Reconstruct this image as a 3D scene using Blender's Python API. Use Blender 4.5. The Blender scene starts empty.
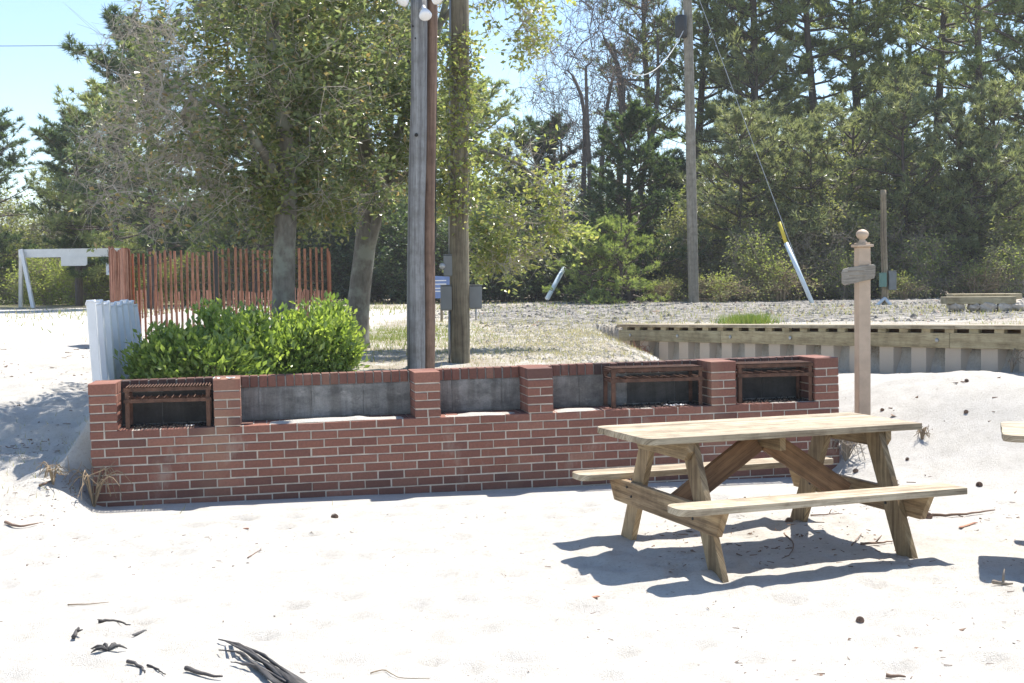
import bpy, math, random
import numpy as np
from mathutils import Matrix, Vector

R = math.radians
sc = bpy.context.scene
col = sc.collection
rng = np.random.default_rng(7)
random.seed(7)

# ------------------------------------------------------------------ camera
F, PITCH, ROLL, H = 1300.15, .0464, .0136, 1.617
cam = bpy.data.cameras.new('camera')
co = bpy.data.objects.new('camera', cam)
col.objects.link(co)
cam.sensor_width = 36.0
cam.lens = F / 1024 * 36
cam.clip_start, cam.clip_end = .1, 3000
co.matrix_world = Matrix.Translation((0, 0, H)) @ Matrix.Rotation(math.pi / 2 - PITCH, 4, 'X') @ Matrix.Rotation(-ROLL, 4, 'Z')
sc.camera = co


def at(px, py, Y):
    """world point seen at a pixel of the photograph, Y metres in front of the camera (used only to take measurements)"""
    u, v = px - 512, 341.5 - py
    cr, sr = math.cos(ROLL), math.sin(ROLL)
    u, v = u * cr + v * sr, -u * sr + v * cr
    c, s = math.cos(PITCH), math.sin(PITCH)
    d = np.array([u / F, c + s * v / F, v / F * c - s])
    return np.array([0, 0, H]) + d * (Y / d[1])


# ------------------------------------------------------------------ mesh helpers
class MB:
    def __init__(self):
        self.V, self.L, self.S, self.UV, self.A, self.B = [], [], [], [], [], []
        self.n = 0

    def add(self, V, Fc, uv=None, a=None, b=None):
        """V (n,3); Fc (m,k) indices; uv (m*k,2); a, b per-face numbers"""
        V = np.asarray(V, float).reshape(-1, 3)
        Fc = np.asarray(Fc, int)
        m, k = Fc.shape
        self.V.append(V)
        self.L.append((Fc + self.n).ravel())
        self.S.append(np.full(m, k))
        self.UV.append(np.zeros((m * k, 2)) if uv is None else np.asarray(uv, float).reshape(-1, 2))
        self.A.append(np.broadcast_to(np.asarray(.5 if a is None else a, float), (m,)))
        self.B.append(np.broadcast_to(np.asarray(0. if b is None else b, float), (m,)))
        self.n += len(V)

    def mesh(self, name, mat, smooth=False):
        me = bpy.data.meshes.new(name)
        V = np.concatenate(self.V)
        L = np.concatenate(self.L)
        S = np.concatenate(self.S)
        me.vertices.add(len(V))
        me.vertices.foreach_set('co', V.astype(np.float32).ravel())
        me.loops.add(len(L))
        me.loops.foreach_set('vertex_index', L.astype(np.int32))
        me.polygons.add(len(S))
        me.polygons.foreach_set('loop_start', np.concatenate([[0], np.cumsum(S)[:-1]]).astype(np.int32))
        me.update(calc_edges=True)
        uvl = me.uv_layers.new(name='UVMap')
        uvl.data.foreach_set('uv', np.concatenate(self.UV).astype(np.float32).ravel())
        for nm, arr in (('rnd', self.A), ('tone', self.B)):
            at_ = me.attributes.new(nm, 'FLOAT', 'FACE')
            at_.data.foreach_set('value', np.concatenate(arr).astype(np.float32))
        me.polygons.foreach_set('use_smooth', np.full(len(S), smooth))
        me.validate()
        if mat:
            me.materials.append(mat)
        return me

    def build(self, name, mat, parent=None, smooth=False, bevel=0):
        o = bpy.data.objects.new(name, self.mesh(name, mat, smooth))
        col.objects.link(o)
        if parent is not None:
            o.parent = parent
        if bevel:
            bm_ = o.modifiers.new('bevel', 'BEVEL')
            bm_.width = bevel
            bm_.segments = 2
            bm_.limit_method = 'ANGLE'
        return o


def tag(o, label=None, cat=None, group=None, kind=None):
    if label: o['label'] = label
    if cat: o['category'] = cat
    if group: o['group'] = group
    if kind: o['kind'] = kind
    return o


def thing(name, label, cat, loc=(0, 0, 0), rz=0, group=None):
    o = bpy.data.objects.new(name, None)
    col.objects.link(o)
    o.location = loc
    o.rotation_euler = (0, 0, rz)
    o.empty_display_size = .1
    return tag(o, label, cat, group)


def copy_tree(o, parent=None):
    c = o.copy()
    col.objects.link(c)
    if parent is not None:
        c.parent = parent
    for ch in list(o.children):
        copy_tree(ch, c)
    return c


BOXF = np.array([[0, 3, 2, 1], [4, 5, 6, 7], [0, 1, 5, 4], [1, 2, 6, 5], [2, 3, 7, 6], [3, 0, 4, 7]])


def box(mb, x0, x1, y0, y1, z0, z1, a=None, axis=0, uvo=None):
    """axis-aligned box; uv u runs along `axis` in metres"""
    V = np.array([[x0, y0, z0], [x1, y0, z0], [x1, y1, z0], [x0, y1, z0], [x0, y0, z1], [x1, y0, z1], [x1, y1, z1], [x0, y1, z1]], float)
    uvo = rng.uniform(0, 50, 2) if uvo is None else uvo
    o = [i for i in range(3) if i != axis]
    P = V[BOXF.ravel()]
    uv = np.stack([P[:, axis], P[:, o[0]] + P[:, o[1]]], 1) + uvo
    mb.add(V, BOXF, uv, rng.uniform() if a is None else a)


def obox(mb, p0, p1, w, t, up=(0, 0, 1), a=None, b=None):
    """bar from p0 to p1; w wide across `up`, t thick along `up`"""
    p0, p1 = np.asarray(p0, float), np.asarray(p1, float)
    d = p1 - p0
    ln = np.linalg.norm(d)
    d = d / ln
    up = np.asarray(up, float)
    sd = np.cross(d, up)
    sd /= np.linalg.norm(sd)
    u = np.cross(sd, d)
    V = []
    for q in (p0, p1):
        for (i, j) in ((-1, -1), (1, -1), (1, 1), (-1, 1)):
            V.append(q + sd * i * w / 2 + u * j * t / 2)
    loc = []
    for x in (0, ln):
        for (i, j) in ((-1, -1), (1, -1), (1, 1), (-1, 1)):
            loc.append([x, i * w / 2 + j * t / 2])
    uvo = rng.uniform(0, 50, 2)
    mb.add(V, BOXF, np.array(loc)[BOXF.ravel()] + uvo, rng.uniform() if a is None else a, b)


def prism(mb, poly, org, ex, ey, ez, t, a=None):
    """polygon (n,2) in the (ex,ey) plane pushed t along ez; u runs along the polygon's own x"""
    poly = np.asarray(poly, float)
    n = len(poly)
    org, ex, ey, ez = [np.asarray(v, float) for v in (org, ex, ey, ez)]
    A = org + poly[:, :1] * ex + poly[:, 1:] * ey
    V = np.concatenate([A, A + ez * t])
    uvo = rng.uniform(0, 50, 2)
    rv = rng.uniform() if a is None else a
    uvp = np.concatenate([poly, poly + [0, t]])
    sides = np.array([[i, (i + 1) % n, n + (i + 1) % n, n + i] for i in range(n)])
    mb.add(V, sides, uvp[sides.ravel()] + uvo, rv)
    caps = np.array([list(range(n))[::-1], [n + i for i in range(n)]])
    mb.n -= len(V)
    Vs = mb.V.pop()
    mb.V.append(Vs)
    # caps reuse the same vertices
    mb.L.append((caps + mb.n).ravel())
    mb.S.append(np.full(2, n))
    mb.UV.append(uvp[caps.ravel()] + uvo)
    mb.A.append(np.full(2, rv))
    mb.B.append(np.zeros(2))
    mb.n += len(V)


def tubes(mb, p0, p1, r0, r1, k=4, a=None, b=None, caps=False):
    """many separate tapered tubes at once"""
    p0, p1 = np.atleast_2d(p0).astype(float), np.atleast_2d(p1).astype(float)
    n = len(p0)
    r0 = np.broadcast_to(np.asarray(r0, float), (n,))
    r1 = np.broadcast_to(np.asarray(r1, float), (n,))
    d = p1 - p0
    ln = np.linalg.norm(d, axis=1, keepdims=True) + 1e-9
    d = d / ln
    ref = np.where(np.abs(d[:, 2:]) > .9, np.array([[1., 0, 0]]), np.array([[0, 0, 1.]]))
    s = np.cross(d, ref)
    s /= np.linalg.norm(s, axis=1, keepdims=True) + 1e-9
    u = np.cross(s, d)
    an = np.arange(k) * 2 * np.pi / k
    ring = s[:, None] * np.cos(an)[None, :, None] + u[:, None] * np.sin(an)[None, :, None]
    V = np.concatenate([p0[:, None] + ring * r0[:, None, None], p1[:, None] + ring * r1[:, None, None]], 1)
    i = np.arange(k)
    j = (i + 1) % k
    f = np.stack([i, i + k, j + k, j], 1)
    Fc = (f[None] + (np.arange(n) * 2 * k)[:, None, None]).reshape(-1, 4)
    off = rng.uniform(0, 30, (n, 1))
    circ = 2 * np.pi * np.maximum(r0, r1)[:, None]
    uu0, uu1 = np.zeros((n, k)) + off, ln + np.zeros((n, k)) + off
    v0, v1 = circ * (i / k)[None], circ * ((i + 1) / k)[None]
    uv = np.stack([np.stack([uu0, v0], -1), np.stack([uu1, v0], -1), np.stack([uu1, v1], -1), np.stack([uu0, v1], -1)], 2).reshape(-1, 2)
    rep = lambda q: None if q is None else (np.repeat(np.broadcast_to(np.asarray(q, float), (n,)), k))
    mb.add(V.reshape(-1, 3), Fc, uv, rep(a), rep(b))


def path(mb, P, r, k=8, a=None, cap=True, wob=0):
    """one connected tube along the points P"""
    P = np.asarray(P, float)
    n = len(P)
    r = np.broadcast_to(np.asarray(r, float), (n,))
    T = np.gradient(P, axis=0)
    T /= np.linalg.norm(T, axis=1, keepdims=True)
    ref = np.array([1., 0, 0]) if abs(T[0, 2]) > .7 else np.array([0, 0, 1.])
    V, UV = [], []
    s = np.cross(T[0], ref)
    s /= np.linalg.norm(s)
    acc = 0
    for i in range(n):
        s = s - T[i] * np.dot(s, T[i])
        s /= np.linalg.norm(s)
        u = np.cross(s, T[i])
        if i: acc += np.linalg.norm(P[i] - P[i - 1])
        for j in range(k + 1):
            an = 2 * math.pi * (j % k) / k
            rr = r[i] * (1 + wob * math.sin(an * 2 + i * .7 + .5 * math.sin(an * 3 + i)))
            if j < k: V.append(P[i] + rr * (math.cos(an) * s + math.sin(an) * u))
            UV.append((acc, 2 * math.pi * r[i] * j / k))
    UV = np.array(UV)
    Fc, uv = [], []
    for i in range(n - 1):
        for j in range(k):
            j2 = (j + 1) % k
            Fc.append([i * k + j, (i + 1) * k + j, (i + 1) * k + j2, i * k + j2])
            q = [i * (k + 1) + j, (i + 1) * (k + 1) + j, (i + 1) * (k + 1) + j + 1, i * (k + 1) + j + 1]
            uv += [UV[t] for t in q]
    off = rng.uniform(0, 30, 2)
    rv = rng.uniform() if a is None else a
    mb.add(V, Fc, np.array(uv) + off, rv)
    if cap:
        base = mb.n - len(V)
        for ids in (list(range(k)), list(range((n - 1) * k, n * k))[::-1]):
            c = np.array([[base + t for t in ids]])
            mb.L.append(c.ravel()); mb.S.append(np.array([k]))
            mb.UV.append(np.zeros((k, 2))); mb.A.append(np.array([rv])); mb.B.append(np.zeros(1))


def lathe(mb, prof, org, k=20, a=None, axis=(0, 0, 1)):
    ax = Vector(axis).normalized()
    q = Vector((0, 0, 1)).rotation_difference(ax).to_matrix()
    V = []
    for (r, z) in prof:
        for j in range(k):
            an = 2 * math.pi * j / k
            v = q @ Vector((r * math.cos(an), r * math.sin(an), z))
            V.append((v.x + org[0], v.y + org[1], v.z + org[2]))
    Fc = [[i * k + j, i * k + (j + 1) % k, (i + 1) * k + (j + 1) % k, (i + 1) * k + j] for i in range(len(prof) - 1) for j in range(k)]
    mb.add(V, Fc, None, a)


# value noise
def vnoise(x, y, seed=0):
    def h(i, j):
        n = (i * 374761393 + j * 668265263 + seed * 1442695041) & 0xffffffff
        n = ((n ^ (n >> 13)) * 1274126177) & 0xffffffff
        return ((n ^ (n >> 16)) & 0xffff) / 65535.0
    x, y = np.asarray(x, float), np.asarray(y, float)
    i, j = np.floor(x).astype(np.int64), np.floor(y).astype(np.int64)
    fx, fy = x - i, y - j
    fx, fy = fx * fx * (3 - 2 * fx), fy * fy * (3 - 2 * fy)
    return (h(i, j) * (1 - fx) + h(i + 1, j) * fx) * (1 - fy) + (h(i, j + 1) * (1 - fx) + h(i + 1, j + 1) * fx) * fy


def sm(a, b, t):
    t = np.clip((t - a) / (b - a), 0, 1)
    return t * t * (3 - 2 * t)


# ------------------------------------------------------------------ materials
def mat(name):
    m = bpy.data.materials.new(name)
    m.use_nodes = True
    nt = m.node_tree
    return m, nt, nt.nodes['Principled BSDF']


def N(nt, t, **kw):
    n = nt.nodes.new(t)
    for k, v in kw.items():
        if k.startswith('i_'):
            n.inputs[k[2:].replace('_', ' ')].default_value = v
        else:
            setattr(n, k, v)
    return n


def ramp(nt, src, stops):
    r = N(nt, 'ShaderNodeValToRGB')
    e = r.color_ramp.elements
    while len(e) < len(stops): e.new(.5)
    for el, (p, c) in zip(e, stops):
        el.position = p
        el.color = (*c, 1) if len(c) == 3 else c
    nt.links.new(src, r.inputs[0])
    return r.outputs[0]


def mix(nt, fac, a, b, mode='MIX'):
    n = N(nt, 'ShaderNodeMix', data_type='RGBA', blend_type=mode)
    for sock, v in ((n.inputs[0], fac), (n.inputs[6], a), (n.inputs[7], b)):
        if hasattr(v, 'links') or isinstance(v, bpy.types.NodeSocket): nt.links.new(v, sock)
        elif isinstance(v, (int, float)): sock.default_value = v
        else: sock.default_value = (*v, 1)
    return n.outputs[2]


def noise(nt, vec, scale, detail=4, rough=.55):
    n = N(nt, 'ShaderNodeTexNoise')
    n.inputs['Scale'].default_value = scale
    n.inputs['Detail'].default_value = detail
    n.inputs['Roughness'].default_value = rough
    if vec is not None: nt.links.new(vec, n.inputs['Vector'])
    return n.outputs['Fac']


def mapping(nt, src, scale):
    mp = N(nt, 'ShaderNodeMapping')
    mp.inputs['Scale'].default_value = scale
    nt.links.new(src, mp.inputs['Vector'])
    return mp.outputs[0]


def bump(nt, b, hsock, strength, dist):
    n = N(nt, 'ShaderNodeBump')
    n.inputs['Strength'].default_value = strength
    n.inputs['Distance'].default_value = dist
    nt.links.new(hsock, n.inputs['Height'])
    nt.links.new(n.outputs[0], b.inputs['Normal'])


def attr(nt, nm):
    return N(nt, 'ShaderNodeAttribute', attribute_name=nm).outputs['Fac']


def wood(name, c0, c1, c2, rough=.75, grain=(1.6, 34), knots=.35, bstr=.35):
    """weathered wood, grain along U"""
    m, nt, b = mat(name)
    uv = N(nt, 'ShaderNodeTexCoord').outputs['UV']
    g = noise(nt, mapping(nt, uv, (grain[0], grain[1], 1)), 1.0, 6, .65)
    g2 = noise(nt, mapping(nt, uv, (grain[0] * .5, grain[1] * .16, 1)), 1.0, 3)
    fine = noise(nt, mapping(nt, uv, (6, 190, 1)), 1.0, 2)
    c = ramp(nt, g, [(.39, c0), (.5, c1), (.62, c2)])
    c = mix(nt, .45, c, ramp(nt, g2, [(.38, c0), (.6, c2)]))
    crk = ramp(nt, fine, [(.34, (.42, .39, .37)), (.45, (1, 1, 1))])
    c = mix(nt, .8, c, crk, 'MULTIPLY')
    kn = N(nt, 'ShaderNodeTexVoronoi')
    kn.inputs['Scale'].default_value = 1.0
    nt.links.new(mapping(nt, uv, (1.5, 6.0, 1)), kn.inputs['Vector'])
    c = mix(nt, knots, c, ramp(nt, kn.outputs['Distance'], [(.05, (.25, .17, .11)), (.12, (1, 1, 1))]), 'MULTIPLY')
    oc = N(nt, 'ShaderNodeTexCoord').outputs['Object']
    c = mix(nt, .6, c, ramp(nt, noise(nt, oc, 7, 6, .65), [(.36, (.55, .50, .45)), (.56, (1.05, 1.04, 1.03))]), 'MULTIPLY')
    rv = attr(nt, 'rnd')
    c = mix(nt, 1.0, c, ramp(nt, rv, [(0, (.78, .83, .82)), (1, (1.1, 1.08, 1.04))]), 'MULTIPLY')
    nt.links.new(c, b.inputs['Base Color'])
    b.inputs['Roughness'].default_value = rough
    bump(nt, b, mix(nt, .5, g, fine), bstr, .004)
    return m


def plain(name, c, rough=.6, metal=0, var=.15, scale=6, bstr=0, bscale=60):
    m, nt, b = mat(name)
    oc = N(nt, 'ShaderNodeTexCoord').outputs['Object']
    f = noise(nt, oc, scale, 5)
    lo = tuple(x * (1 - var) for x in c)
    hi = tuple(min(1, x * (1 + var)) for x in c)
    nt.links.new(ramp(nt, f, [(.3, lo), (.7, hi)]), b.inputs['Base Color'])
    b.inputs['Roughness'].default_value = rough
    b.inputs['Metallic'].default_value = metal
    if bstr: bump(nt, b, noise(nt, oc, bscale, 4), bstr, .01)
    return m


def leaf(name, stops, tone=None, trans=.35, rough=.5, spec=.4, tcol=None):
    """leaf colour picked per leaf from `rnd`; `tone` shifts towards a second palette"""
    m, nt, b = mat(name)
    rv = attr(nt, 'rnd')
    c = ramp(nt, rv, stops)
    if tone is not None:
        c = mix(nt, attr(nt, 'tone'), c, ramp(nt, rv, tone))
    nt.links.new(c, b.inputs['Base Color'])
    b.inputs['Roughness'].default_value = rough
    b.inputs['Specular IOR Level'].default_value = spec
    tr = N(nt, 'ShaderNodeBsdfTranslucent')
    tc = mix(nt, 1.0, c, tcol or (1.5, 1.6, .7), 'MULTIPLY')
    nt.links.new(tc, tr.inputs[0])
    ms = N(nt, 'ShaderNodeMixShader')
    ms.inputs[0].default_value = trans
    nt.links.new(b.outputs[0], ms.inputs[1])
    nt.links.new(tr.outputs[0], ms.inputs[2])
    nt.links.new(ms.outputs[0], nt.nodes['Material Output'].inputs[0])
    return m


def bark(name, c0, c1, scale=(3, 14), bstr=.8, lichen=None):
    m, nt, b = mat(name)
    uv = N(nt, 'ShaderNodeTexCoord').outputs['UV']
    oc = N(nt, 'ShaderNodeTexCoord').outputs['Object']
    g = noise(nt, mapping(nt, uv, (scale[0], scale[1], 1)), 1.0, 6, .65)
    c = ramp(nt, g, [(.32, c0), (.66, c1)])
    if lichen:
        c = mix(nt, ramp(nt, noise(nt, oc, 5, 5), [(.5, (0, 0, 0)), (.62, (1, 1, 1))]), c, lichen)
    nt.links.new(c, b.inputs['Base Color'])
    b.inputs['Roughness'].default_value = .9
    bump(nt, b, g, bstr, .02)
    return m


M = {}
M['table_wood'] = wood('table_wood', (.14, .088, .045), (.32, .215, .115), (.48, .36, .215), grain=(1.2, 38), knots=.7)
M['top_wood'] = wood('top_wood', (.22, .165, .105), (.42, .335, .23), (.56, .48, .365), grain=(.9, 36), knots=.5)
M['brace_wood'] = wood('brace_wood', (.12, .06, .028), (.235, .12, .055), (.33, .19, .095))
M['deck_wood'] = wood('deck_wood', (.28, .225, .135), (.38, .32, .20), (.47, .41, .28), grain=(1, 26))
M['grey_pole'] = wood('grey_pole', (.095, .085, .09), (.27, .255, .262), (.40, .385, .385), grain=(.35, 34), bstr=1.0)
M['brown_pole'] = wood('brown_pole', (.11, .065, .045), (.20, .122, .083), (.30, .195, .14), grain=(.8, 26), bstr=.6)
M['tan_pole'] = wood('tan_pole', (.12, .09, .06), (.26, .205, .135), (.36, .295, .20), grain=(1.0, 34), bstr=.6)
M['far_pole'] = wood('far_pole', (.16, .15, .125), (.22, .205, .17), (.28, .26, .22), grain=(.8, 24))
M['sign_wood'] = wood('sign_wood', (.27, .22, .18), (.36, .31, .26), (.44, .39, .34))
M['slat_red'] = wood('slat_red', (.26, .10, .06), (.40, .175, .11), (.50, .26, .18), grain=(2, 60))
M['drift'] = wood('drift', (.015, .014, .016), (.045, .04, .042), (.15, .135, .13), grain=(4, 50), bstr=.9)
M['post_tan'] = plain('post_tan', (.53, .40, .29), .6, var=.14, scale=9, bstr=.15)
M['pile_vinyl'] = plain('pile_vinyl', (.50, .43, .36), .5, var=.06, scale=3)
M['white_vinyl'] = plain('white_vinyl', (.74, .76, .78), .45, var=.08, scale=4)
M['white_paint'] = plain('white_paint', (.78, .78, .76), .5, var=.05)
M['rust'] = plain('rust', (.12, .06, .038), .8, .2, var=.5, scale=14, bstr=.5)
M['soot'] = plain('soot', (.02, .019, .018), .95, var=.5)
M['box_grey'] = plain('box_grey', (.17, .18, .18), .5, .2, var=.12)
M['green_box'] = plain('green_box', (.12, .23, .19), .5, var=.1)
M['conduit'] = plain('conduit', (.30, .31, .31), .45, .5)
M['dark_metal'] = plain('dark_metal', (.04, .042, .045), .5, .5)
M['galv'] = plain('galv', (.42, .43, .44), .45, .6)
M['lamp_glass'] = plain('lamp_glass', (.75, .76, .78), .12, var=.05)
M['blue_sign'] = plain('blue_sign', (.16, .24, .46), .4)
M['guard_white'] = plain('guard_white', (.62, .72, .78), .4, var=.05)
M['guard_yellow'] = plain('guard_yellow', (.62, .50, .05), .5)
M['wire'] = plain('wire', (.03, .03, .03), .6)
M['pale_wire'] = plain('pale_wire', (.55, .55, .53), .6)
M['stone'] = plain('stone', (.48, .42, .35), .9, var=.35, scale=9, bstr=.4)
M['cone'] = plain('cone', (.17, .11, .08), .85, var=.4, scale=30)
M['twig_brown'] = plain('twig_brown', (.20, .13, .09), .9, var=.3)
M['paper'] = plain('paper', (.74, .74, .73), .6, var=.04)
M['chip'] = plain('chip', (.34, .17, .11), .9, var=.4, scale=20)
M['foil'] = plain('foil', (.7, .7, .72), .3, .6)
M['bark_oak'] = bark('bark_oak', (.10, .09, .075), (.22, .20, .17), (7, 16), .5, (.25, .255, .21))
M['twig_oak'] = bark('twig_oak', (.30, .26, .21), (.48, .43, .36), (7, 16), .2)
M['bark_pine'] = bark('bark_pine', (.045, .034, .028), (.13, .10, .082), (3, 12))
M['bark_grey'] = bark('bark_grey', (.19, .155, .12), (.37, .31, .24), (5, 12), .5)
M['bark_bare'] = bark('bark_bare', (.07, .06, .052), (.17, .145, .125), (5, 12), .4)
M['bark_dry'] = bark('bark_dry', (.20, .145, .09), (.36, .27, .17), (5, 12), .3)

G = lambda *c: c
M['oak_leaf'] = leaf('oak_leaf', [(0, (.10, .13, .065)), (.5, (.20, .24, .115)), (.85, (.28, .30, .15)), (1, (.36, .24, .12))],
                     [(0, (.24, .28, .085)), (.6, (.36, .38, .11)), (1, (.44, .40, .14))], .55, .24, .9, (1.2, 1.28, .85))
M['pine_needle'] = leaf('pine_needle', [(0, (.16, .205, .095)), (.55, (.265, .31, .135)), (1, (.36, .37, .19))],
                        [(0, (.27, .29, .13)), (1, (.38, .36, .20))], .55, .34, .8, (1.3, 1.35, .85))
M['grey_needle'] = leaf('grey_needle', [(0, (.15, .175, .10)), (.55, (.245, .275, .14)), (1, (.34, .34, .19))],
                        [(0, (.27, .30, .12)), (1, (.36, .34, .19))], .5, .34, .8, (1.2, 1.25, .85))
M['dark_needle'] = leaf('dark_needle', [(0, (.048, .078, .046)), (.6, (.085, .122, .066)), (1, (.13, .165, .085))], None, .45, .38, .6)
M['young_needle'] = leaf('young_needle', [(0, (.17, .22, .095)), (.6, (.27, .325, .135)), (1, (.37, .37, .18))], None, .45, .5, .3)
M['scrub_leaf'] = leaf('scrub_leaf', [(0, (.14, .155, .09)), (.6, (.24, .245, .135)), (1, (.34, .31, .19))],
                       [(0, (.24, .30, .08)), (1, (.38, .41, .14))], .45, .55, .3)
M['bush_leaf'] = leaf('bush_leaf', [(0, (.11, .17, .05)), (.5, (.26, .34, .10)), (.93, (.44, .50, .17)), (1, (.46, .40, .16))], None, .45, .25, .6)
M['grass_blade'] = leaf('grass_blade', [(0, (.16, .24, .06)), (.35, (.25, .28, .09)), (.6, (.42, .36, .22)), (1, (.55, .47, .33))], None, .3, .6, .2)
M['bud'] = leaf('bud', [(0, (.22, .15, .12)), (1, (.36, .27, .21))], None, .3, .7, .2, (1.2, 1.1, 1))


def brick_mat():
    m, nt, b = mat('brick')
    oc = N(nt, 'ShaderNodeTexCoord').outputs['Object']
    rv = attr(nt, 'rnd')
    c = ramp(nt, rv, [(0, (.095, .040, .034)), (.15, (.18, .066, .046)), (.55, (.235, .088, .058)), (.85, (.28, .115, .078)), (1, (.31, .155, .105))])
    c = mix(nt, .55, c, ramp(nt, noise(nt, oc, 55, 5, .7), [(.3, (.5, .48, .47)), (.62, (1.12, 1.1, 1.08))]), 'MULTIPLY')
    st = ramp(nt, noise(nt, mapping(nt, oc, (1.1, 1, .35)), 1.6, 4), [(.56, (0, 0, 0)), (.72, (.4, .4, .4))])
    c = mix(nt, st, c, (.33, .21, .135))
    c = mix(nt, .05, c, (.47, .38, .32))
    bl = ramp(nt, noise(nt, mapping(nt, oc, (1, 1, .5)), 3.1, 6, .7), [(.58, (0, 0, 0)), (.72, (.38, .38, .38))])
    c = mix(nt, bl, c, (.46, .40, .33))
    tn = attr(nt, 'tone')
    c = mix(nt, tn, c, (.030, .022, .022))
    nt.links.new(c, b.inputs['Base Color'])
    b.inputs['Roughness'].default_value = .85
    bump(nt, b, noise(nt, oc, 120, 4), .4, .003)
    return m


M['brick'] = brick_mat()
M['mortar'] = plain('mortar', (.55, .485, .41), .95, var=.2, scale=12, bstr=.4, bscale=150)


def block_mat():
    m, nt, b = mat('block')
    oc = N(nt, 'ShaderNodeTexCoord').outputs['Object']
    c = ramp(nt, noise(nt, mapping(nt, oc, (1, 1, 1.6)), 5, 6, .7), [(.3, (.12, .118, .114)), (.5, (.25, .243, .23)), (.7, (.36, .345, .32))])
    c = mix(nt, .5, c, ramp(nt, noise(nt, oc, 90, 3), [(.3, (.7, .7, .7)), (.6, (1.1, 1.1, 1.1))]), 'MULTIPLY')
    stk = ramp(nt, noise(nt, mapping(nt, oc, (9, 1, .9)), 1.2, 5, .7), [(.42, (.62, .60, .58)), (.58, (1, 1, 1))])
    c = mix(nt, .8, c, stk, 'MULTIPLY')
    wht = ramp(nt, noise(nt, mapping(nt, oc, (3, 1, 5)), 2.2, 6, .75), [(.58, (0, 0, 0)), (.70, (.7, .7, .7))])
    c = mix(nt, wht, c, (.42, .40, .37))
    c = mix(nt, attr(nt, 'tone'), c, (.022, .020, .018))
    nt.links.new(c, b.inputs['Base Color'])
    b.inputs['Roughness'].default_value = .95
    bump(nt, b, noise(nt, oc, 140, 4), .6, .004)
    return m


M['block'] = block_mat()


def ground_mat():
    m, nt, b = mat('ground')
    oc = N(nt, 'ShaderNodeTexCoord').outputs['Object']
    big = noise(nt, oc, .7, 5)
    med = noise(nt, oc, 5, 6, .6)
    fine = noise(nt, oc, 45, 5, .7)
    grit = noise(nt, oc, 220, 2)
    sand = ramp(nt, med, [(.3, (.53, .50, .45)), (.5, (.59, .56, .51)), (.72, (.63, .60, .555))])
    sand = mix(nt, .6, sand, ramp(nt, fine, [(.30, (.72, .68, .62)), (.5, (1, 1, 1))]), 'MULTIPLY')
    fl = ramp(nt, noise(nt, oc, 75, 3, .6), [(.665, (0, 0, 0)), (.71, (.75, .75, .75))])
    sand = mix(nt, fl, sand, (.24, .18, .125))
    dirt = ramp(nt, fine, [(.3, (.20, .155, .11)), (.5, (.36, .305, .235)), (.7, (.50, .445, .365))])
    green = ramp(nt, fine, [(.3, (.10, .13, .04)), (.6, (.22, .24, .08)), (.75, (.40, .34, .18))])
    vor = N(nt, 'ShaderNodeTexVoronoi')
    vor.inputs['Scale'].default_value = 9
    nt.links.new(oc, vor.inputs['Vector'])
    hue = N(nt, 'ShaderNodeSeparateColor')
    nt.links.new(vor.outputs['Color'], hue.inputs[0])
    gravel = ramp(nt, hue.outputs[0], [(0, (.09, .088, .08)), (.4, (.23, .22, .205)), (.8, (.36, .335, .30)), (1, (.50, .45, .38))])

    def brk(nm, lo=.35, hi=.65):
        ad = N(nt, 'ShaderNodeMath', operation='ADD')
        nt.links.new(attr(nt, nm), ad.inputs[0])
        su = N(nt, 'ShaderNodeMath', operation='SUBTRACT')
        nt.links.new(noise(nt, oc, 2.3, 6, .65), su.inputs[0])
        su.inputs[1].default_value = .5
        nt.links.new(su.outputs[0], ad.inputs[1])
        return ramp(nt, ad.outputs[0], [(lo, (0, 0, 0)), (hi, (1, 1, 1))])
    c = mix(nt, brk('dirt'), sand, dirt)
    c = mix(nt, brk('green', .45, .7), c, green)
    c = mix(nt, brk('gravel'), c, gravel)
    nt.links.new(c, b.inputs['Base Color'])
    b.inputs['Roughness'].default_value = 1
    b.inputs['Specular IOR Level'].default_value = .1
    hh = mix(nt, .5, mix(nt, .4, med, fine), grit)
    bump(nt, b, hh, .8, .035)
    return m


M['ground'] = ground_mat()

# ------------------------------------------------------------------ terrain
WX, WY, WYAW, WZ, WTILT = -3.15, 9.65, .186, .005, .0097
CW, SW = math.cos(WYAW), math.sin(WYAW)
WLEN = 5.965
BA, BB = np.array([1.52, 18.0]), np.array([4.73, 12.0])
BD = (BB - BA) / np.linalg.norm(BB - BA)
BN = np.array([-BD[1], BD[0]])          # points right/back, behind the bulkhead
if BN[0] < 0: BN = -BN
foot_rng = np.random.default_rng(3)
FEET = np.stack([foot_rng.uniform(-3.5, 4.5, 420), foot_rng.uniform(4.6, 9.5, 420), foot_rng.uniform(.04, .10, 420), foot_rng.uniform(.010, .034, 420)], 1)


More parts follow.
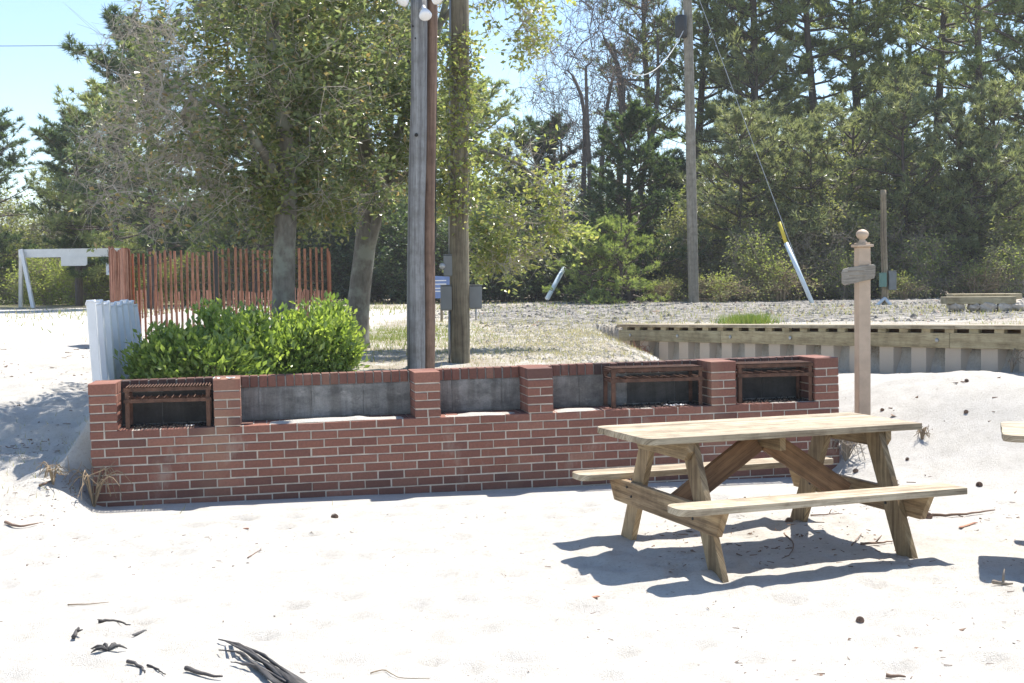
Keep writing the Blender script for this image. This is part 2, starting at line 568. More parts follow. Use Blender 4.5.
def tz(X, Y, detail=True):
    X, Y = np.asarray(X, float), np.asarray(Y, float)
    dx, dy = X - WX, Y - WY
    s, n = dx * CW + dy * SW, -dx * SW + dy * CW
    # left slope
    left = np.interp(n, [-2.6, -.9, -.35, 0, 1, 2.5, 5, 8, 40], [0, .05, .16, .20, .30, .52, .80, .90, .92])
    back = np.interp(n, [.25, 1, 3, 8, 20, 40], [.78, .80, .86, .92, .94, .95])
    q = (X - BA[0]) * BN[0] + (Y - BA[1]) * BN[1]          # >0 behind the bulkhead
    ft = np.interp(Y, [5, 8, 10, 12, 14, 18, 22], [.1, .3, .57, .73, .56, .40, .38])
    right = ft * sm(3.3, .45, -q)
    front = np.zeros_like(X)
    # behind the wall: the bank falls towards the foot of the bulkhead on the right
    bank = sm(.8, 2.3, X - (Y - 15) * .04 + (vnoise(X * 1.5, Y * 1.5, 31) - .5) * .7) * sm(18.9, 16.6, Y)
    back = back * (1 - bank) + bank * np.maximum(.42, right)
    wl = sm(.12, -.35, s)
    wlf = sm(.15, -.7, s)
    wr = sm(WLEN - .15, WLEN + .1, s)
    behind = sm(.37, .47, n)
    lo = front * (1 - wlf) + left * wlf * sm(2.2, -.2, s)
    mid = lo * (1 - behind) + back * behind
    z = mid * (1 - wl) + left * wl
    rr = right * sm(-1.6, .7, n + .25 * (s - WLEN)) + 0
    z = z * (1 - wr) + np.maximum(rr, 0) * wr
    far = sm(17.5, 21.5, Y)
    z = z * (1 - far) + .94 * far
    z = z + .038 * np.exp(-(((X - 1.25) / 1.3) ** 2 + ((Y - 7.3) / .9) ** 2))
    z = z + .26 * np.exp(-(((X + 5.1) / 1.3) ** 2 + ((Y - 21.5) / 1.6) ** 2))
    damp = sm(-.9, -.25, n) * sm(.3, .1, n) * sm(-.12, .12, s) * sm(WLEN, WLEN - .4, s)
    z = z * (1 - damp) - .03 * damp
    bk = sm(.04, .13, q) * sm(22, 19, Y)
    z = z * (1 - bk) + (.96 + .0 * X) * bk
    if detail:
        soft = (1 - sm(30, 60, Y)) * (1 - .85 * damp)
        z = z + soft * ((vnoise(X * .8, Y * .8, 1) - .5) * .04 + (vnoise(X * 2.3, Y * 2.3, 2) - .5) * .022 + (vnoise(X * 6, Y * 6, 3) - .5) * .015 + (vnoise(X * 14, Y * 14, 5) - .5) * .011)
        rough = sm(-3.0, -3.9, X) * sm(17, 9, Y)
        z = z + rough * ((vnoise(X * 3.5, Y * 3.5, 8) - .5) * .13 + (vnoise(X * 9, Y * 9, 18) - .5) * .05)
    return z


def gz(x, y):
    return float(tz(np.array([x]), np.array([y]))[0])


def make_ground():
    xs = np.concatenate([-np.geomspace(7.5, 260, 60)[::-1], np.arange(-7.45, 8.0, .045), np.geomspace(8.05, 260, 60)])
    ys = np.concatenate([np.linspace(-60, 2.5, 25), np.arange(2.6, 20.5, .045), np.geomspace(20.6, 320, 130)])
    X, Y = np.meshgrid(xs, ys)
    Z = tz(X, Y)
    m = (Y > 4) & (Y < 10) & (np.abs(X) < 5.5)
    zz = Z[m]
    xx, yy = X[m], Y[m]
    for fx, fy, r, d in FEET:
        k = (np.abs(xx - fx) < 3 * r) & (np.abs(yy - fy) < 3 * r)
        g = ((xx[k] - fx) ** 2 + (yy[k] - fy) ** 2) / r ** 2
        zz[k] += -d * np.exp(-g) + .45 * d * np.exp(-((np.sqrt(g) - 1.5) ** 2) * 4)
    Z[m] = zz
    nx, ny = len(xs), len(ys)
    V = np.stack([X, Y, Z], -1).reshape(-1, 3)
    i, j = np.meshgrid(np.arange(nx - 1), np.arange(ny - 1))
    b = (j * nx + i).ravel()
    mb = MB()
    mb.add(V, np.stack([b, b + 1, b + nx + 1, b + nx], 1))
    o = mb.build('ground', M['ground'], smooth=True)
    x, y = V[:, 0], V[:, 1]
    s, n = (x - WX) * CW + (y - WY) * SW, -(x - WX) * SW + (y - WY) * CW
    q = (x - BA[0]) * BN[0] + (y - BA[1]) * BN[1]
    hi = np.maximum(sm(.1, .5, n) * sm(-.4, .2, s), sm(0, .1, q) * sm(7, 8, y))
    hi = np.maximum(hi * sm(WLEN + .3, WLEN - .3, s), sm(0, .1, q) * (y > 8)) + 0 * x
    hi = np.where(y > 19, 1, hi)
    leftpath = sm(-2.6, -4.6, x + (y - 14) * .06) * sm(60, 40, y)
    mound = sm(.3, -.6, s) * sm(-.9, .3, n) * (.06 + .34 * vnoise(x * 1.7, y * 1.7, 41)) * sm(9, 4, n)
    yard = sm(-1.9, -2.8, x) * sm(14.5, 16, y) * sm(34, 26, y)
    dirt = np.clip(hi * .50 * (1 - np.maximum(leftpath, yard)) + mound, 0, 1)
    dirt = np.where(y > 42, .95, dirt)
    gp = np.exp(-(((x + 1.5) / .8) ** 2 + ((y - 17.0) / 1.8) ** 2)) * .6 + np.exp(-(((x - .55) / .45) ** 2 + ((y - 15.0) / 1.4) ** 2)) * .45
    gp += np.exp(-(((x - 3.5) / .5) ** 2 + ((y - 18.6) / .5) ** 2)) * .25 + np.exp(-(((x - 7.2) / 1.2) ** 2 + ((y - 16.5) / .8) ** 2)) * .4
    gp += .55 * sm(36, 46, y) * sm(-3, -8, x)
    grav = sm(-1.5, 1.0, x + (vnoise(x * .4, y * .4, 9) - .5) * 3) * sm(17.5, 20.5, y - .25 * x + (vnoise(x, y, 11) - .5) * 2) * sm(47, 41, y)
    for nm, arr in (('dirt', dirt), ('green', gp), ('gravel', grav)):
        a = o.data.attributes.new(nm, 'FLOAT', 'POINT')
        a.data.foreach_set('value', np.clip(arr, 0, 1).astype(np.float32))
    tag(o, 'white sand and dirt ground with a low terrace behind the brick wall', 'ground', kind='structure')


make_ground()


# ------------------------------------------------------------------ brick barbecue wall
def brick(mb, x0, x1, y0, y1, z0, z1, tone=0, c=.004):
    """one brick with chamfered front edges (front faces -y)"""
    V = np.array([[x0, y0 + c, z0], [x1, y0 + c, z0], [x1, y0 + c, z1], [x0, y0 + c, z1],
                  [x0 + c, y0, z0 + c], [x1 - c, y0, z0 + c], [x1 - c, y0, z1 - c], [x0 + c, y0, z1 - c],
                  [x0, y1, z0], [x1, y1, z0], [x1, y1, z1], [x0, y1, z1]])
    Fq = np.array([[4, 5, 6, 7], [0, 1, 5, 4], [1, 2, 6, 5], [2, 3, 7, 6], [3, 0, 4, 7], [0, 8, 9, 1], [1, 9, 10, 2], [2, 10, 11, 3], [3, 11, 8, 0], [9, 8, 11, 10]])
    j = rng.uniform(-.002, .002, 3) * [1, 1.3, .8]
    V = V + rng.uniform(-.0011, .0011, V.shape)
    mb.add(V + j, Fq, None, rng.beta(2, 2), np.clip(tone + rng.uniform(-.12, .12) * (tone > 0), 0, .95))


PIERS = [(0, .200), (.905, 1.105), (2.435, 2.638), (3.334, 3.541), (4.856, 5.070), (5.757, WLEN)]
CH, MJ = .0667, .0105
LEDGE, TOP, SOLD = .533, .887, .795
DEP0, DEP1 = .33, .45


def build_wall():
    root = thing('brick_barbecue_wall', 'long low red brick wall with five open barbecue bays between brick piers', 'wall', (WX, WY, WZ), WYAW)
    root.rotation_euler = (0, -WTILT, WYAW)
    mb = MB()
    core = MB()
    box(core, .004, WLEN - .004, .007, DEP1 - .006, -.35, LEDGE - .006)
    core.build('mortar_joint', M['mortar'], root)
    for r in range(-3, 8):
        z0 = r * CH + MJ / 2
        off = -.1016 * (r % 2)
        x = off
        while x < WLEN:
            a, b_ = max(x + MJ / 2, 0), min(x + .2032 - MJ / 2, WLEN)
            if b_ - a > .03: brick(mb, a, b_, 0, .1, z0, z0 + CH - MJ, tone=(.30 if r < 1 else .14 if r < 2 else 0))
            x += .2032
        # ends and back
        for k in range(2):
            for (xa, xb) in ((-.002, .06), (WLEN - .06, WLEN + .002)):
                y = .11 + k * .165
                box(mb, xa, xb, y, y + .155, z0, z0 + CH - MJ, rng.beta(2, 2))
    mb.build('brick_face', M['brick'], root)
    # ledge surface of flat bricks, sooty inside the grill bays
    lb = MB()
    x = 0.0
    while x < WLEN:
        tone = .85 if (.2 < x < .9 or 4.0 < x < 4.85 or 5.05 < x < 5.76) else .12
        b_ = min(x + .095, WLEN)
        box(lb, x + .004, b_, .104, DEP0 + .02, LEDGE - .03, LEDGE - .002 + rng.uniform(-.002, .002))
        lb.B[-1] = np.full(6, np.clip(tone + rng.uniform(-.1, .1), 0, 1))
        x += .0998
    lb.build('ledge', M['brick'], root)
    for i, (a, b_) in enumerate(PIERS):
        p, c = MB(), MB()
        box(c, a + .006, b_ - .006, .007, DEP1 - .008, LEDGE - .004, TOP - .012)
        soot = (0, .25, 0, 0, .55, .3)[i]
        z = LEDGE + MJ / 2
        for r in range(4):
            zz = z + r * CH
            if r % 2 == (0 if i != 5 else 1):
                m_ = (a + b_) / 2
                brick(p, a, m_ - MJ / 2, 0, .1, zz, zz + CH - MJ)
                brick(p, m_ + MJ / 2, b_, 0, .1, zz, zz + CH - MJ)
            else:
                brick(p, a, b_, 0, .1, zz, zz + CH - MJ)
            for (xa, xb) in ((a - .001, a + .08), (b_ - .08, b_ + .001)):       # side faces
                ys = (.11, .22, .33) if r % 2 else (.11, .275)
                for k, y in enumerate(ys):
                    ye = (ys[k + 1] if k + 1 < len(ys) else DEP1) - MJ
                    box(p, xa, xb, y, ye, zz, zz + CH - MJ, rng.beta(2, 2))
                    p.B[-1] = np.full(6, np.clip(soot + rng.uniform(-.2, .2), 0, .9) if soot else 0)
        zc = LEDGE + 4 * CH + MJ / 2
        brick(p, a, b_, 0, .1, zc, TOP)
        for y, ye in ((.11, .215), (.225, .33), (.34, DEP1)):
            box(p, a, b_, y, ye, zc, TOP - rng.uniform(0, .003), rng.beta(2, 2))
        po = p.build('pier', M['brick'], root)
        c.build('mortar_joint', M['mortar'], po)
    # bays: concrete block backs with a row of upright bricks on top
    bk, so, mo = MB(), MB(), MB()
    for (a, b_), nxt in zip(PIERS[:-1], PIERS[1:]):
        x0, x1 = b_, nxt[0]
        grill = (x0 < .3) or (x0 > 5.0)
        tone = .80 if grill else .05
        x = x0 - rng.uniform(.05, .3)
        while x < x1:
            xa, xb = max(x + .002, x0), min(x + .406, x1)
            if xb - xa > .02:
                t2 = tone if not (x0 > 3.4 and x0 < 4) else (.72 if x > 3.85 else .12)
                box(bk, xa, xb, DEP0, DEP1 - .01, LEDGE + .012, SOLD - .008)
                bk.B[-1] = np.full(6, t2)
            x += .41
        box(mo, x0 + .002, x1 - .002, DEP0 + .006, DEP1 - .02, LEDGE, TOP - .012)
        x = x0 + .004
        while x < x1 - .03:
            xe = min(x + .060, x1 - .003)
            brick(so, x, xe, DEP0 - .004, DEP0 + .09, SOLD, TOP - .003 + rng.uniform(-.002, .002), tone=.65 if (grill or x > 3.9) else .22)
            box(so, x, xe, DEP0 + .094, DEP1, SOLD, TOP - .004, rng.beta(2, 2))
            x += .0695
    bk.build('block_back', M['block'], root)
    so.build('brick_coping', M['brick'], root)
    mo.build('block_joint', M['block'], root)
    return root


wall = build_wall()


def wp(s, n, z):
    return np.array([WX + s * CW - n * SW, WY + s * SW + n * CW, WZ + z + s * WTILT])


def grill(label, s0, s1, ztop, zshelf, n0=.03):
    root = thing('grill_rack', label, 'grill', wp((s0 + s1) / 2, n0, LEDGE), WYAW, 'rusty grill racks in the wall')
    w = (s1 - s0) / 2
    d = .255
    zt, zs = ztop - LEDGE, zshelf - LEDGE
    for sx in (-1, 1):
        for y in (0, d):
            l_ = MB()
            x = sx * w
            box(l_, min(x, x - sx * .03), max(x, x - sx * .03), y, y + .004, 0, zt)
            box(l_, min(x, x - sx * .004), max(x, x - sx * .004), y + .0045, y + .03, 0, zt - .001)
            l_.build('leg', M['rust'], root)
    f = MB()
    for z in (zt - .022, zs - .02):
        box(f, -w - .01, w + .01, -.006, -.001, z, z + .026)
        box(f, -w, w, d + .006, d + .012, z, z + .026)
        for sx in (-1, 1):
            box(f, sx * w - .004, sx * w + .004, .0, d + .005, z, z + .022)
    f.build('frame', M['rust'], root)
    g = MB()
    nb = int(w * 2 / .022)
    xs = np.linspace(-w + .01, w - .01, nb)
    tubes(g, np.stack([xs, np.full(nb, -.016), np.full(nb, zt + .009)], 1), np.stack([xs, np.full(nb, d + .02), np.full(nb, zt + .009)], 1), .0045, .0045, 6)
    g.build('cooking_grate', M['rust'], root, smooth=True)
    g2 = MB()
    nb = int(w * 2 / .05)
    xs = np.linspace(-w + .01, w - .01, nb)
    tubes(g2, np.stack([xs, np.full(nb, .0), np.full(nb, zs + .012)], 1), np.stack([xs, np.full(nb, d), np.full(nb, zs + .012)], 1), .004, .004, 6)
    g2.build('coal_grate', M['rust'], root, smooth=True)
    return root


grill('rusty steel grill rack in the leftmost barbecue bay beside the white panel', .25, .872, .838, .75)
grill('wide rusty grill rack filling half of the bay behind the picnic table', 4.03, 4.79, .845, .76, .05)
grill('rusty grill rack in the narrow sooty bay at the sign post end', 5.095, 5.735, .845, .765)

# sand and ash lying on the ledge, foil scraps
mb = MB()
for (a, b_, n0, n1, hh) in ((1.3, 2.36, .02, .24, .025), (2.66, 3.25, .0, .2, .018), (3.56, 3.95, .0, .22, .018)):
    nx, ny = 40, 10
    X, Y = np.meshgrid(np.linspace(a, b_, nx), np.linspace(n0, n1, ny))
    e = np.sin(np.linspace(0, math.pi, nx))[None] ** .5 * np.sin(np.linspace(0.1, math.pi - .02, ny))[:, None] ** .6
    Z = LEDGE - .004 + hh * e * (.4 + vnoise(X * 9, Y * 9, 4)) - .004
    V = np.stack([WX + X * CW - Y * SW, WY + X * SW + Y * CW, WZ + Z + X * WTILT], -1).reshape(-1, 3)
    i, j = np.meshgrid(np.arange(nx - 1), np.arange(ny - 1))
    q = (j * nx + i).ravel()
    mb.add(V, np.stack([q, q + 1, q + nx + 1, q + nx], 1))
tag(mb.build('sand_drift', M['ground'], smooth=True), 'thin white sand blown onto the brick ledge', 'sand', kind='stuff')


def scrap(name, s, n, ln, wd, rot, m, label, cat, z=LEDGE + .006, group=None):
    mb = MB()
    t = np.linspace(-.5, .5, 8)
    V = []
    for i, q in enumerate(t):
        for sd in (-.5, .5):
            V.append([q * ln, sd * wd * (1 - .3 * abs(q)), .012 * abs(math.sin(q * 5 + sd)) + .004 * math.sin(i * 2.1)])
    Fq = [[2 * i, 2 * i + 2, 2 * i + 3, 2 * i + 1] for i in range(7)]
    mb.add(V, Fq)
    o = mb.build(name, m)
    sd = o.modifiers.new('solid', 'SOLIDIFY')
    sd.thickness = .0015
    o.location = wp(s, n, z)
    o.rotation_euler = (0, 0, rot)
    return tag(o, label, cat, group)


scrap('foil_scrap', 4.52, .03, .13, .03, -.5, M['foil'], 'crumpled silver foil strip lying under the wide grill rack, left of two', 'foil', group='foil scraps on the ledge')
scrap('foil_scrap', 4.60, .04, .11, .026, -.45, M['foil'], 'crumpled silver foil strip lying under the wide grill rack, right of two', 'foil', group='foil scraps on the ledge')
scrap('foil_scrap', .72, .05, .06, .02, .3, M['foil'], 'small bright foil bit on the ledge in the leftmost bay', 'foil', group='foil scraps on the ledge')
scrap('paper_scrap', .93, .05, .06, .05, .2, M['paper'], 'white crumpled scrap on the pier beside the leftmost grill, left one', 'scrap', TOP + .004)
scrap('paper_scrap', 1.03, .03, .06, .05, 1.0, M['paper'], 'white crumpled scrap on the pier beside the leftmost grill, right one', 'scrap', TOP + .004)
mb = MB()
for (sa, sb) in ((.25, .87), (4.03, 4.8), (5.1, 5.72)):
    for k in range(260):
        x, y = rng.uniform(sa, sb), rng.uniform(.05, .31)
        r_ = rng.uniform(.003, .011)
        P = wp(x, y, LEDGE + r_ * .4)
        V = P + rng.normal(0, 1, (4, 3)) * r_
        mb.add(V, [[0, 1, 2], [0, 2, 3], [0, 3, 1], [1, 3, 2]], None, rng.uniform())
tag(mb.build('charcoal_ash', M['soot']), 'black charcoal bits and ash under the grill racks', 'ash', kind='stuff')


# ------------------------------------------------------------------ picnic table
def make_table(inset=0.):
    root = thing('picnic_table', '', 'picnic table')
    L, W, tH, bH, th = 1.735, .725, .7475, .423, .038
    XL, XR = -.925, .8675
    xf = .607

    def rounded(x0, x1, y0, y1, rl=0, corners=()):
        pts = []
        for (cx, cy, nm) in ((x0, y0, 'a'), (x1, y0, 'b'), (x1, y1, 'c'), (x0, y1, 'd')):
            if nm in corners:
                sx, sy = (1 if cx == x0 else -1), (1 if cy == y0 else -1)
                a0 = {'a': 180, 'b': 270, 'c': 0, 'd': 90}[nm]
                for k in range(6):
                    an = R(a0 + 90 * k / 5)
                    pts.append((cx + sx * rl + rl * math.cos(an), cy + sy * rl + rl * math.sin(an)))
            else:
                pts.append((cx, cy))
        return pts
    ex, ey, ez = (1, 0, 0), (0, 1, 0), (0, 0, 1)
    t = MB()
    bw = (W - 4 * .006) / 5
    for i in range(5):
        y0 = -W / 2 + i * (bw + .006)
        cs = ('a',) if i == 0 else ('d',) if i == 4 else ()
        dl = rng.uniform(-.004, .004)
        prism(t, rounded(XL + dl, XR + dl, y0, y0 + bw, .075, cs), (0, 0, tH - th + rng.uniform(-.001, .001)), ex, ey, ez, th)
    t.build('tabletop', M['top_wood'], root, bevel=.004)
    for sy in (-1, 1):
        b = MB()
        y0, y1 = sorted((sy * .555, sy * .768))
        prism(b, rounded(XL + inset, XR - inset, y0, y1, .07, ('a', 'd') if sy < 0 else ('a', 'd')), (0, 0, bH - th), ex, ey, ez, th)
        b.build('bench', M['top_wood'], root, bevel=.004)
        for sx in (-1, 1):
            g = MB()
            hw = .077
            yb, yt = sy * .583, sy * .25
            ztop = tH - th - .001
            # polygon in (z, y) so that grain runs up the leg
            prism(g, [(-.12, yb - hw + (yb - yt) * .165), (-.12, yb + hw + (yb - yt) * .165), (ztop, yt + hw), (ztop, yt - hw)], (sx * xf - .019, 0, 0), ez, ey, ex, .038)
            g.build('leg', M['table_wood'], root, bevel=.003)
    for sx in (-1, 1):
        x0 = sx * (xf + .0405)
        s_ = MB()
        z1 = bH - th - .001
        prism(s_, [(-.74, z1), (-.66, z1 - .142), (.66, z1 - .142), (.74, z1)][::-1], (x0 - .019, 0, 0), ey, ez, ex, .038)
        so = s_.build('bench_support', M['table_wood'], root, bevel=.003)
        c = MB()
        z1 = tH - th - .001
        prism(c, [(-.345, z1), (-.345, z1 - .05), (-.30, z1 - .10), (.30, z1 - .10), (.345, z1 - .05), (.345, z1)][::-1], (x0 - .019, 0, 0), ey, ez, ex, .038)
        c.build('cleat', M['table_wood'], root, bevel=.003)
        for (y, z) in ((.46, .35), (.40, .30), (-.46, .35), (-.40, .30)):
            for xa, xb in ((x0 + sx * .018, x0 + sx * .026), (sx * (xf - .0195), sx * (xf - .028))):
                bo = MB()
                lathe(bo, [(0, 0), (.009, 0), (.008, .007), (0, .0085)], (xa, y, z), 8, axis=(xb - xa, 0, 0))
                bo.build('bolt', M['dark_metal'], so)
        b = MB()
        # diagonal brace, wide face towards the long sides
        p0, p1 = np.array([sx * .035, 0.]), np.array([sx * (xf - .03), 0.])
        za, zb = tH - th - .055, .30
        d = np.array([p1[0] - p0[0], zb - za]); ln = np.linalg.norm(d); d /= ln
        nn = np.array([-d[1], d[0]])
        hw = .068
        c0, c1 = np.array([p0[0], za]), np.array([p1[0], zb])
        poly = np.array([c0 + nn * hw, c0 - nn * hw, c1 - nn * hw, c1 + nn * hw])
        # clip at the underside of the top and at the frame
        poly[:, 1] = np.minimum(poly[:, 1], tH - th - .002)
        loc = np.stack([(poly - c0) @ d, (poly - c0) @ nn], 1)
        prism(b, loc, (c0[0], -.019, c0[1]), (d[0], 0, d[1]), (nn[0], 0, nn[1]), ey, .038)
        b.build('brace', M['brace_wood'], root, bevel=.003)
    c = MB()
    box(c, -.0195, .0195, -.24, .24, tH - th - .091, tH - th - .002, axis=1)
    c.build('cleat', M['table_wood'], root, bevel=.003)
    return root


table = make_table()
table.location = (1.474, 7.69, .0)
table.rotation_euler = (0, 0, .3426)
tag(table, 'weathered wooden picnic table standing whole in front of the brick wall', 'picnic table', 'picnic tables on the sand')
t2 = make_table(.15)
tag(t2, 'second wooden picnic table cut off by the right edge of the view', 'picnic table', 'picnic tables on the sand')
p = at(1003, 435, 7.0)
c2, s2 = math.cos(-.34), math.sin(-.34)
lx, ly = -.925, -.3625            # its near left corner sits at p
t2.location = (p[0] - (lx * c2 - ly * s2), p[1] - (lx * s2 + ly * c2), .0)
t2.rotation_euler = (0, 0, -.34)


# ------------------------------------------------------------------ sign post with ball finial
def sign_post():
    p = at(862.5, 400, 11.2)
    x, y = p[0], p[1]
    z0 = gz(x, y)
    root = thing('sign_post', 'tan square post with ball finial carrying a small grey arrow board', 'sign post', (x, y, z0), .12)
    root.scale = (1.2, 1.2, 1.2)
    zt = at(862.5, 247, 11.2)[2] - z0
    zt /= 1.2
    b = MB()
    h = .045
    box(b, -h, h, -h, h, -.3, zt, axis=2)
    b.build('post', M['post_tan'], root, bevel=.006)
    c = MB()
    box(c, -.047, .047, -.047, .047, zt - .13, zt - .1, axis=2)
    c.build('collar', M['post_tan'], root, bevel=.004)
    c = MB()
    box(c, -.062, .062, -.062, .062, zt, zt + .018)
    c.build('cap', M['post_tan'], root, bevel=.004)
    f = MB()
    box(f, -.042, .042, -.042, .042, zt + .0185, zt + .03)
    lathe(f, [(.03, zt + .03), (.034, zt + .036), (.022, zt + .046), (.02, zt + .055), (.034, zt + .066), (.044, zt + .082), (.045, zt + .095), (.04, zt + .108), (.026, zt + .12), (.01, zt + .126), (.0, zt + .127)], (0, 0, 0))
    f.build('finial', M['post_tan'], root, smooth=True)
    s = MB()
    zs = zt - .195
    prism(s, [(-.14, -.055), (-.12, -.072), (.05, -.045), (.095, -.035), (.105, -.02), (.108, .05), (.095, .065), (-.08, .055), (-.13, .045), (-.142, .02)], (-.035, -h - .022, zs), (1, 0, .05), (0, 0, 1), (0, 1, 0), .02)
    so = s.build('arrow_board', M['sign_wood'], root, bevel=.004)
    ln = MB()
    for k, (xa, xb, zz) in enumerate(((-.10, .02, .02), (-.09, .04, -.012))):
        box(ln, xa - .035, xb - .035, -h - .0245, -h - .0225, zs + zz, zs + zz + .008)
    ln.build('faded_lettering', M['bark_grey'], so)


sign_post()


# ------------------------------------------------------------------ poles
def pole(name, label, cat, px, ybase, ytop_px, D, r0, r1, m, extra_h=1.5, px_top=None, k=16, wob=.02, group=None):
    b = at(px, ybase, D)
    t = at(px_top if px_top is not None else px, ytop_px, D)
    z0 = gz(b[0], b[1])
    root = thing(name, label, cat, (b[0], b[1], z0), 0, group)
    dirv = (t - b) / (t[2] - b[2])
    n = 26
    P, rr = [], []
    ztop = t[2] - z0 + extra_h
    for i in range(n):
        q = i / (n - 1)
        z = -.5 + q * (ztop + .5)
        P.append([dirv[0] * (z + z0 - b[2]) + .006 * math.sin(q * 9 + px), dirv[1] * (z + z0 - b[2]) + .006 * math.cos(q * 7), z])
        rr.append(r0 + (r1 - r0) * q)
    mb = MB()
    path(mb, P, rr, k, wob=wob)
    mb.build('pole', m, root, smooth=True)
    return root, np.array(P), z0


PD = 11.6
grey, gp, gz0 = pole('light_pole', 'weathered pole, grey on its left half and reddish brown on its right, topped by floodlights', 'pole', 415.5, 372, 8, PD, .083, .072, M['grey_pole'], .12, 419, wob=.03)
zt_ = at(420, 18, PD)[2] - gz0
for k, (px, py, ang) in enumerate(((406, -1, 2.6), (425, 13, -1.35), (435, -3, .4))):
    q = at(px, py, PD - .1)
    c = np.array([q[0] - grey.location.x, q[1] - grey.location.y - .05, q[2] - gz0])
    f = MB()
    d = np.array([math.cos(ang) * .75, -.55, -.75]); d /= np.linalg.norm(d)
    lathe(f, [(.0, -.075), (.016, -.072), (.02, -.045), (.024, -.03), (.05, .02), (.058, .05), (.05, .062), (.03, .068), (0, .07)], c, 16, axis=d)
    fo = f.build('floodlight', M['lamp_glass'], grey, smooth=True)
    br = MB()
    top = gp[-3]
    tubes(br, [c - d * .07], [[top[0], top[1] - .03, c[2] + .02]], .011, .011, 8)
    br.build('lamp_arm', M['galv'], fo, smooth=True)
kn = MB()
for (px, py, r_) in ((409, 63, .014), (417, 136, .017), (413.5, 28, .01), (416, 40, .008)):
    q = at(px, py, PD)
    c = np.array([q[0] - grey.location.x, q[1] - grey.location.y - .083, q[2] - gz0])
    lathe(kn, [(.0, -.006), (r_ * .7, -.005), (r_, .0), (r_ * .8, .008), (0, .008)], c, 10, axis=(0, -1, 0))
kn.build('knot', M['soot'], grey, smooth=True)
brown, _, _ = pole('brown_pole', 'slender reddish brown pole standing tight against the grey light pole', 'pole', 427.3, 371, 8, PD + .10, .064, .057, M['brown_pole'], .3, 430.5)
cb = MB()
p0 = at(434, 365, PD + .2); p1 = at(437.5, -20, PD + .2)
path(cb, [p0 + (p1 - p0) * t_ + np.array([.004 * math.sin(t_ * 20), -.02, 0]) for t_ in np.linspace(0, 1, 14)], .006, 6)
o = cb.build('cable', M['wire'], smooth=True)
o.parent = grey
o.location = -grey.location
for ch in list(brown.children):
    ch.parent = grey
    ch.location = brown.location - grey.location
    ch.name = 'brown_half'
bpy.data.objects.remove(brown)

mp, mpP, mz0 = pole('meter_pole', 'tan wooden pole carrying three grey electrical boxes, right of the two tone pole', 'pole', 460, 372, 5, 12.4, .094, .086, M['tan_pole'], 1.2, 459, wob=.025)


def ebox(parent, z0, px0, px1, py0, py1, D, depth, m, name, dy=0, lid=True):
    a, b_ = at(px0, py1, D), at(px1, py0, D)
    lo = np.array([a[0] - parent.location.x, a[1] - parent.location.y + dy, a[2] - z0])
    hi = np.array([b_[0] - parent.location.x, 0, b_[2] - z0])
    mb = MB()
    box(mb, lo[0], hi[0], lo[1], lo[1] + depth, lo[2], hi[2])
    o = mb.build(name, m, parent, bevel=.006)
    if lid:
        c = MB()
        box(c, lo[0] - .004, hi[0] + .004, lo[1] - .008, lo[1] - .001, lo[2] + .01, hi[2] - .006)
        box(c, lo[0] - .006, hi[0] + .006, lo[1] - .012, lo[1] + depth + .004, hi[2], hi[2] + .008)
        c.build('cover', m, o, bevel=.003)
    return o


bx = ebox(mp, mz0, 444.5, 452, 255, 276.5, 12.4, .10, M['box_grey'], 'meter_box', -.06)
lathe_mb = MB()
q = at(443, 266, 12.35)
lathe(lathe_mb, [(.0, -.02), (.026, -.018), (.03, 0), (.03, .02), (.022, .026), (0, .027)], (q[0] - mp.location.x, q[1] - mp.location.y, q[2] - mz0), 16, axis=(-.6, -.8, 0))
lathe_mb.build('meter_dial', M['galv'], bx, smooth=True)
ebox(mp, mz0, 441.5, 451.5, 285.5, 310.5, 12.4, .10, M['box_grey'], 'breaker_box', -.06)
ebox(mp, mz0, 470, 481.5, 285.5, 309, 12.45, .12, M['box_grey'], 'junction_box', -.04)
cd = MB()
for (px, ya, yb) in ((449.5, 310, 372), (450.5, -60, 255), (476, 309, 320)):
    a, b_ = at(px, ya, 12.37), at(px + (0 if ya > 0 else -1), yb, 12.37)
    off = np.array([mp.location.x, mp.location.y, mz0])
    path(cd, [a - off, (a + b_) / 2 - off, b_ - off], .012 if px < 470 else .007, 8)
cd.build('conduit', M['conduit'], mp, smooth=True)

fp, fpP, fz0 = pole('utility_pole', 'tall grey utility pole standing at the edge of the woods', 'utility pole', 694, 303, 8, 36, .15, .12, M['far_pole'], 2.5, 687.5)
off = np.array([fp.location.x, fp.location.y, fz0])
tr = MB()
c = at(681, 27, 35.8) - off
lathe(tr, [(0, -.3), (.15, -.28), (.165, -.25), (.165, .25), (.15, .3), (.05, .33), (0, .33)], c, 16)
to = tr.build('transformer', M['dark_metal'], fp, smooth=True)
tb = MB()
tubes(tb, [c + [-.06, 0, .3], c + [.06, 0, .3]], [c + [-.06, 0, .46], c + [.06, 0, .46]], .03, .02, 8)
tb.build('bushing', M['guard_white'], to, smooth=True)


def cable(name, pts, r, m, label, cat, group=None):
    mb = MB()
    path(mb, pts, r, 5)
    return tag(mb.build(name, m, smooth=True), label, cat, group)


def sag(a, b, n=16, s=0.):
    a, b = np.asarray(a), np.asarray(b)
    return [a + (b - a) * t - np.array([0, 0, s * 4 * t * (1 - t)]) for t in np.linspace(0, 1, n)]


